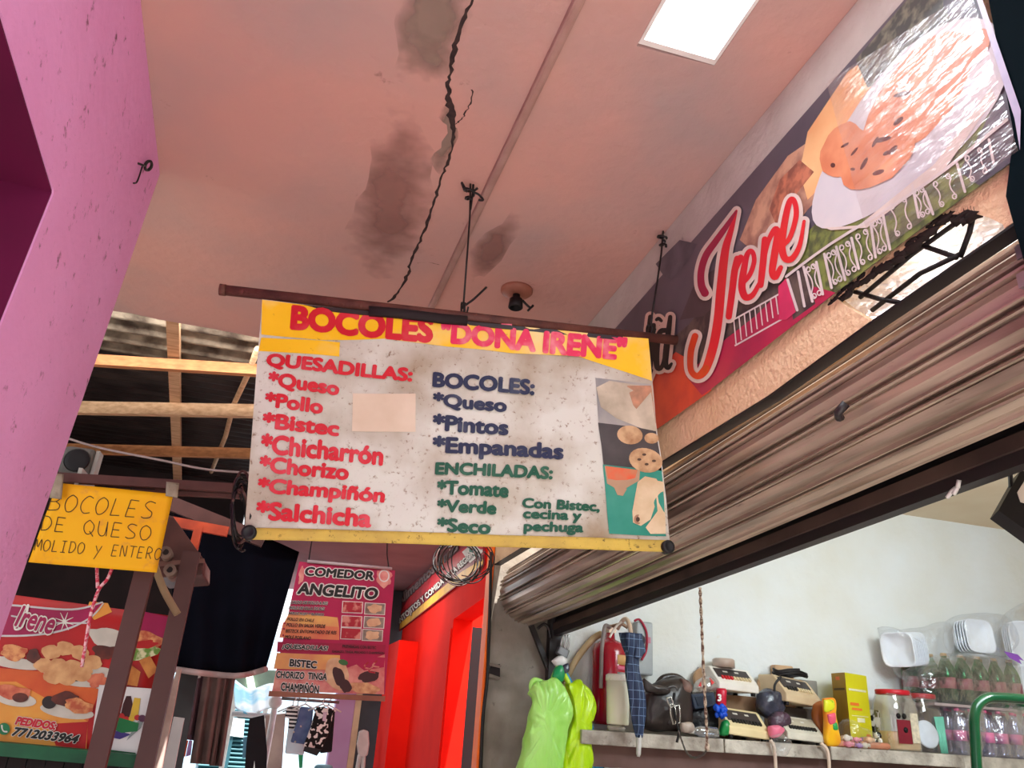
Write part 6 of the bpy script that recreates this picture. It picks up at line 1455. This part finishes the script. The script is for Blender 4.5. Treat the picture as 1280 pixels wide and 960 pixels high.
# drinking straws
stt = []
for i in range(9):
    x0 = 1174 + i * .9; a = Vector((SXp(x0, 4.76), 4.76 + .006 * (i % 2), ST + .003)); b = atY(1168 + i * 1.3, 896, 4.80)
    tag(MB().tube([a, b], .0045, 7).build('drinking_straw', M('mint_straw', (130, 214, 190), .4) if i == 0 else bpy.data.materials['mint_straw']), 'mint green drinking straw in the bundle beside the round white lid', 'straw', 'mint green drinking straws')
# ---------------- bottled drinks
m_bot = FILM('green_bottle', (80, 190, 120), .05, .5, .08, .1, 6, (120, 220, 170)); m_cola = M('dark_cola', (36, 20, 24), .2, coat=.5); m_blab = M('red_brown_label', (150, 84, 96), .4, (70, 30, 40), 10, (.48, .55)); m_cap = M('beige_cap', (190, 160, 120), .5); m_clearb = FILM('clear_water_bottle', (236, 238, 248), .18, .75, .1, .4, 14, (240, 242, 252)); m_pkl = M('pink_label', (226, 130, 170), .4, (120, 90, 160), 9); m_pcap = M('pink_cap', (236, 100, 150), .4)
def bottle_proto(nm, label, group, mg_, ml, mc, liquid, r, h):
    t = thing(nm, label, 'bottle', (0, 0, 0), 0, group); mb = MB(); mb.lathe([(0, .004), (r * .8, 0), (r, .02), (r, h * .38), (r * .94, h * .42), (r, h * .47), (r * .98, h * .62), (r * .72, h * .78), (r * .36, h * .90), (r * .34, h * .96)], (0, 0, 0), 20); mb.build('bottle', mg_, t)
    if liquid: mb = MB(); mb.lathe([(0, .01), (r * .88, .012), (r * .92, h * .38), (r * .9, h * .60), (r * .7, h * .70), (0, h * .70)], (0, 0, 0), 18); mb.build('drink', liquid, t)
    mb = MB(); mb.lathe([(r * 1.012, h * .30), (r * 1.012, h * .52)], (0, 0, 0), 20); mb.build('label', ml, t)
    mb = MB(); mb.lathe([(r * .40, h * .94), (r * .40, h * .99), (r * .36, h), (0, h)], (0, 0, 0), 14); mb.build('cap', mc, t); return t


hs_ = SZ(1200, 884, 4.9) - ST; hw = hs_; hso = SZ(1250, 823, 4.9) - SZ(1250, 884, 4.9)
wproto = bottle_proto('water_bottle', 'clear water bottle with pink cap, in the shrink wrapped packs at the shelf end', 'water bottles in shrink wrapped packs', m_clearb, m_pkl, m_pcap, None, .042, hw - .012)
first = True
for row, Yq in ((0, 4.80), (1, 4.90), (2, 5.0)):
    for px in (1186, 1203, 1220, 1237, 1254, 1271):
        loc = (SXp(px, 4.9) + row * .004, Yq, ST)
        if px <= 1202: loc = (loc[0], loc[1], ST)
        if first: wproto.location = loc; first = False
        else: dup(wproto, loc)
zs_ = ST + hw + .012
mb = MB(); mb.box((SXp(1178, 4.74), 4.77, ST + hw - .006), (SXp(1282, 4.74), 5.06, zs_ - .001)); tag(mb.build('cardboard_tray', M('grey_tray', (176, 160, 160), .8)), 'flat cardboard tray between the water bottles and the dark soda bottles', 'tray')
sproto = bottle_proto('soda_bottle', 'green soda bottle of dark drink, wrapped in clear film under the foam boxes', 'dark soda bottles on the tray', m_bot, m_blab, m_cap, m_cola, .056, hso); first = True
for row, Yq in ((0, 4.85), (1, 4.98)):
    for px in (1187, 1208, 1229, 1250, 1270):
        loc = (SXp(px, 4.9), Yq, zs_)
        if first: sproto.location = loc; first = False
        else: dup(sproto, loc)
# three more sodas standing on a crate left of the stack
cr_ = thing('bottle_crate', 'grey plastic crate holding soda bottles behind the right red lidded jar', 'crate', (SXp(1157, 5.02), 5.02, ST)); a = SXp(1139, 5.02); b = SXp(1175, 5.02)
mb = MB(); mb.box((a, 5.01, ST), (b, 5.09, zs_ - .003)); mb.build('crate', M('grey_crate', (150, 140, 146), .6), cr_, bevel=.006)
for px in (1147, 1166): dup(sproto, (SXp(px, 5.03), 5.036, zs_), 0)
# shrink film
wf = FILM('shrink_film', (250, 250, 254), .10, .75, .10, .8, 14)
bagobj('shrink_wrap', [(1176, 882), (1200, 880), (1216, 884), (1216, 944), (1180, 940)], 4.90, .33, wf, 'clear shrink wrap around the left pack of water bottles', 'wrap', cr=.008)
bagobj('shrink_wrap', [(1222, 883), (1250, 880), (1272, 886), (1272, 952), (1222, 950)], 4.90, .33, wf, 'clear shrink wrap around the right pack, behind the green tube', 'wrap', cr=.008)
bagobj('clear_film', [(1134, 838), (1160, 822), (1200, 816), (1240, 820), (1264, 826), (1266, 884), (1200, 888), (1140, 880)], 4.92, .34, FILM('soda_film', (250, 250, 250), .07, .7, .10, .9, 12), 'clear plastic film around the dark soda bottles', 'film', cr=.012)
# foam boxes in clear bags
m_foam = M('white_foam', (240, 244, 250), .6, (228, 234, 244), 3)
def foam_stack(n, base, dirv, w_, label, group, par_label):
    for i in range(n):
        mb = MB(); o = Vector(base) + Vector(dirv) * (.028 * i)
        mb.lathe([(0, .052), (w_ * .78, .05), (w_ * .84, .04), (w_ * .97, .004), (w_ * 1.03, .0), (w_ * 1.03, -.006), (w_ * .95, -.004), (w_ * .80, .036), (0, .042)], o, 32, dirv, sq=5)
        tag(mb.build('foam_tray', m_foam), label, 'foam tray', group)


fb1 = atY(1225, 795, 4.86)
foam_stack(5, fb1, (0.06, .99, -.05), .118, 'white square foam tray nested in the bagged stack facing the corridor', 'foam trays facing the corridor', '')
fb2 = atY(1122, 812, 4.86)
foam_stack(9, fb2, (.90, .42, .12), .115, 'white foam tray nested in the stack lying sideways at the left end', 'foam trays lying sideways', '')
fb3 = atY(1292, 806, 4.86)
foam_stack(4, fb3, (.3, .95, -.05), .17, 'large white foam tray in the bagged stack at the right edge', 'large foam trays at the right edge', '')
fb4 = atY(1292, 856, 4.84); foam_stack(3, fb4, (.25, .96, 0), .13, 'white foam tray below the large ones at the right edge', 'lower foam trays at the right edge', '')
bagobj('clear_bag', [(1101, 782), (1112, 788), (1150, 784), (1182, 780), (1186, 812), (1170, 836), (1150, 852), (1128, 846), (1110, 815)], 4.90, .27, m_clr, 'clear bag around the foam trays lying sideways at the left end', cr=.012)
bagobj('clear_bag', [(1186, 775), (1205, 768), (1245, 768), (1262, 786), (1266, 806), (1248, 822), (1200, 822), (1186, 808)], 4.92, .26, m_clr, 'clear bag around the square foam trays facing the corridor', cr=.012)
bagobj('clear_bag', [(1246, 800), (1262, 765), (1300, 748), (1340, 770), (1335, 880), (1260, 885)], 4.92, .28, m_clr, 'clear bag around the large foam trays at the right edge', cr=.014)
mb = MB(); mb.prism([atY(*q, 4.76) for q in ((1255, 814), (1272, 818), (1280, 826), (1274, 824), (1277, 830), (1262, 822))], (0, .004, 0)); tag(mb.build('purple_ribbon', M('purple_foil', (150, 90, 200), .3)), 'purple ribbon scrap on the bag of large foam trays', 'ribbon')
# green tube frame
gt = thing('green_tube_frame', 'dark green bent steel tube frame at the lower right, nearest the corridor', 'frame', atY(1236, 960, 3.2)); gp = [(1222, 1010), (1221, 960), (1219, 925), (1218, 898), (1222, 882), (1234, 873), (1250, 872), (1280, 874), (1320, 877)]
P = [atY(x, y, 3.2) for x, y in gp]; P[0].z = 0.0; mb = MB(); mb.tube([P[0]] + [Vector(q) for q in smooth_path([tuple(p) for p in P[1:]], 6)], .0235, 14); q = P[-1]; mb.tube([q, q + Vector((.25, .0, 0)), Vector((q.x + .3, 3.2, q.z - .05)), Vector((q.x + .3, 3.2, 0))], .0235, 14); mb.build('bent_tube', M('dark_green_enamel', (14, 84, 50), .25, (8, 66, 38), 4, coat=.5), gt)

# ---------------- carrier bags and padlock on the jamb
BY = 4.72; pk = thing('padlock', 'grey steel padlock with two shackles hooked on the dark jamb post', 'padlock', atY(701, 826, 4.9)); m_pad = M('grey_steel', (136, 136, 140), .35, metal=.6)
mb = MB(); mb.prism([atY(*q, 4.88) for q in ((700, 807), (713, 813), (709, 824), (696, 816))], (0, .05, 0)); mb.build('body', m_pad, pk, bevel=.008)
for pts in ([(701, 808), (703, 797), (707, 791), (707, 800), (705, 810)], [(706, 811), (709, 800), (711, 794), (711, 803), (709, 812)]):
    mb = MB(); mb.tube(smooth_path([tuple(atY(x, y, 4.905)) for x, y in pts], 5), .007, 8); mb.build('shackle', M('bright_shackle', (206, 206, 206), .25, metal=.7), pk)
mb = MB(); mb.tube([atY(708, 800, 4.93), atY(708, 794, 4.98), atY(700, 792, 5.02)], .008, 7); mb.build('hook', m_steel, pk)
def hangbag(nm, outline, Y, th, mat, label, handles):
    t = thing(nm, label, 'bag', atY(outline[0][0], max(p[1] for p in outline), Y)); mb = MB(); blob(mb, outline, Y, th, 14, 0, None, .034); mb.build('bag', mat, t)
    for hpts, wd in handles: mb = MB(); mb.tube(smooth_path([tuple(atY(x, y, Y)) for x, y in hpts], 5), wd, 8); mb.build('handle', mat, t)
    return t


m_g1 = M('pale_green_film', (184, 240, 126), .28, (156, 226, 92), 4, bump=1.0, bscale=7, spec=.6, sub=.3, stretch=(1.6, 1, .5)); m_g2 = M('lime_yellow_film', (206, 242, 16), .28, (176, 226, 10), 5, bump=1.0, bscale=7, spec=.6, sub=.3, stretch=(1.6, 1, .5)); m_b3 = M('blue_film', (40, 170, 226), .3, (20, 140, 206), 5, bump=.6)
hangbag('carrier_bag', [(663, 853), (676, 849), (690, 849), (700, 852), (708, 862), (713, 884), (711, 900), (704, 930), (697, 965), (692, 1010), (636, 1010), (644, 965), (652, 925), (660, 895), (665, 872), (661, 862)], 4.72, .16, m_g1, 'pale green plastic carrier bag, frontmost on the jamb post', [([(690, 856), (693, 844), (698, 834)], .018), ([(680, 854), (668, 850), (664, 858), (668, 868), (680, 866)], .016)])
hangbag('carrier_bag', [(706, 854), (722, 852), (732, 862), (740, 880), (741, 894), (735, 906), (734, 960), (728, 1010), (692, 1010), (702, 940), (712, 890)], 4.80, .14, m_g2, 'lime yellow plastic carrier bag behind the pale green one', [([(714, 862), (708, 848), (702, 838)], .016), ([(724, 856), (736, 866), (742, 884), (738, 900)], .02)])
hangbag('carrier_bag', [(728, 900), (735, 905), (744, 935), (750, 965), (752, 1010), (722, 1010), (725, 940)], 4.88, .1, m_b3, 'blue plastic carrier bag showing right of the lime yellow one', [([(730, 905), (716, 862), (706, 842)], .02)])
kn = MB(); blob(kn, [(690, 846), (694, 836), (702, 832), (706, 842), (703, 852), (694, 852)], 4.72, .06, crumple=.01); tag(kn.build('green_bag_knot', M('emerald_film', (24, 150, 90), .3)), 'emerald green bag knotted over the carrier bags', 'bag')
kn = MB(); blob(kn, [(690, 826), (698, 819), (708, 824), (706, 834), (696, 836)], 4.76, .07, crumple=.012); tag(kn.build('white_bag_knot', M('white_film', (236, 234, 232), .35)), 'white bag knotted below the padlock', 'bag')
kn = MB(); blob(kn, [(703, 832), (710, 829), (711, 838), (706, 842), (702, 840)], 4.72, .05, crumple=.01); tag(kn.build('black_bag_knot', m_blk), 'small black bag knotted below the padlock', 'bag')
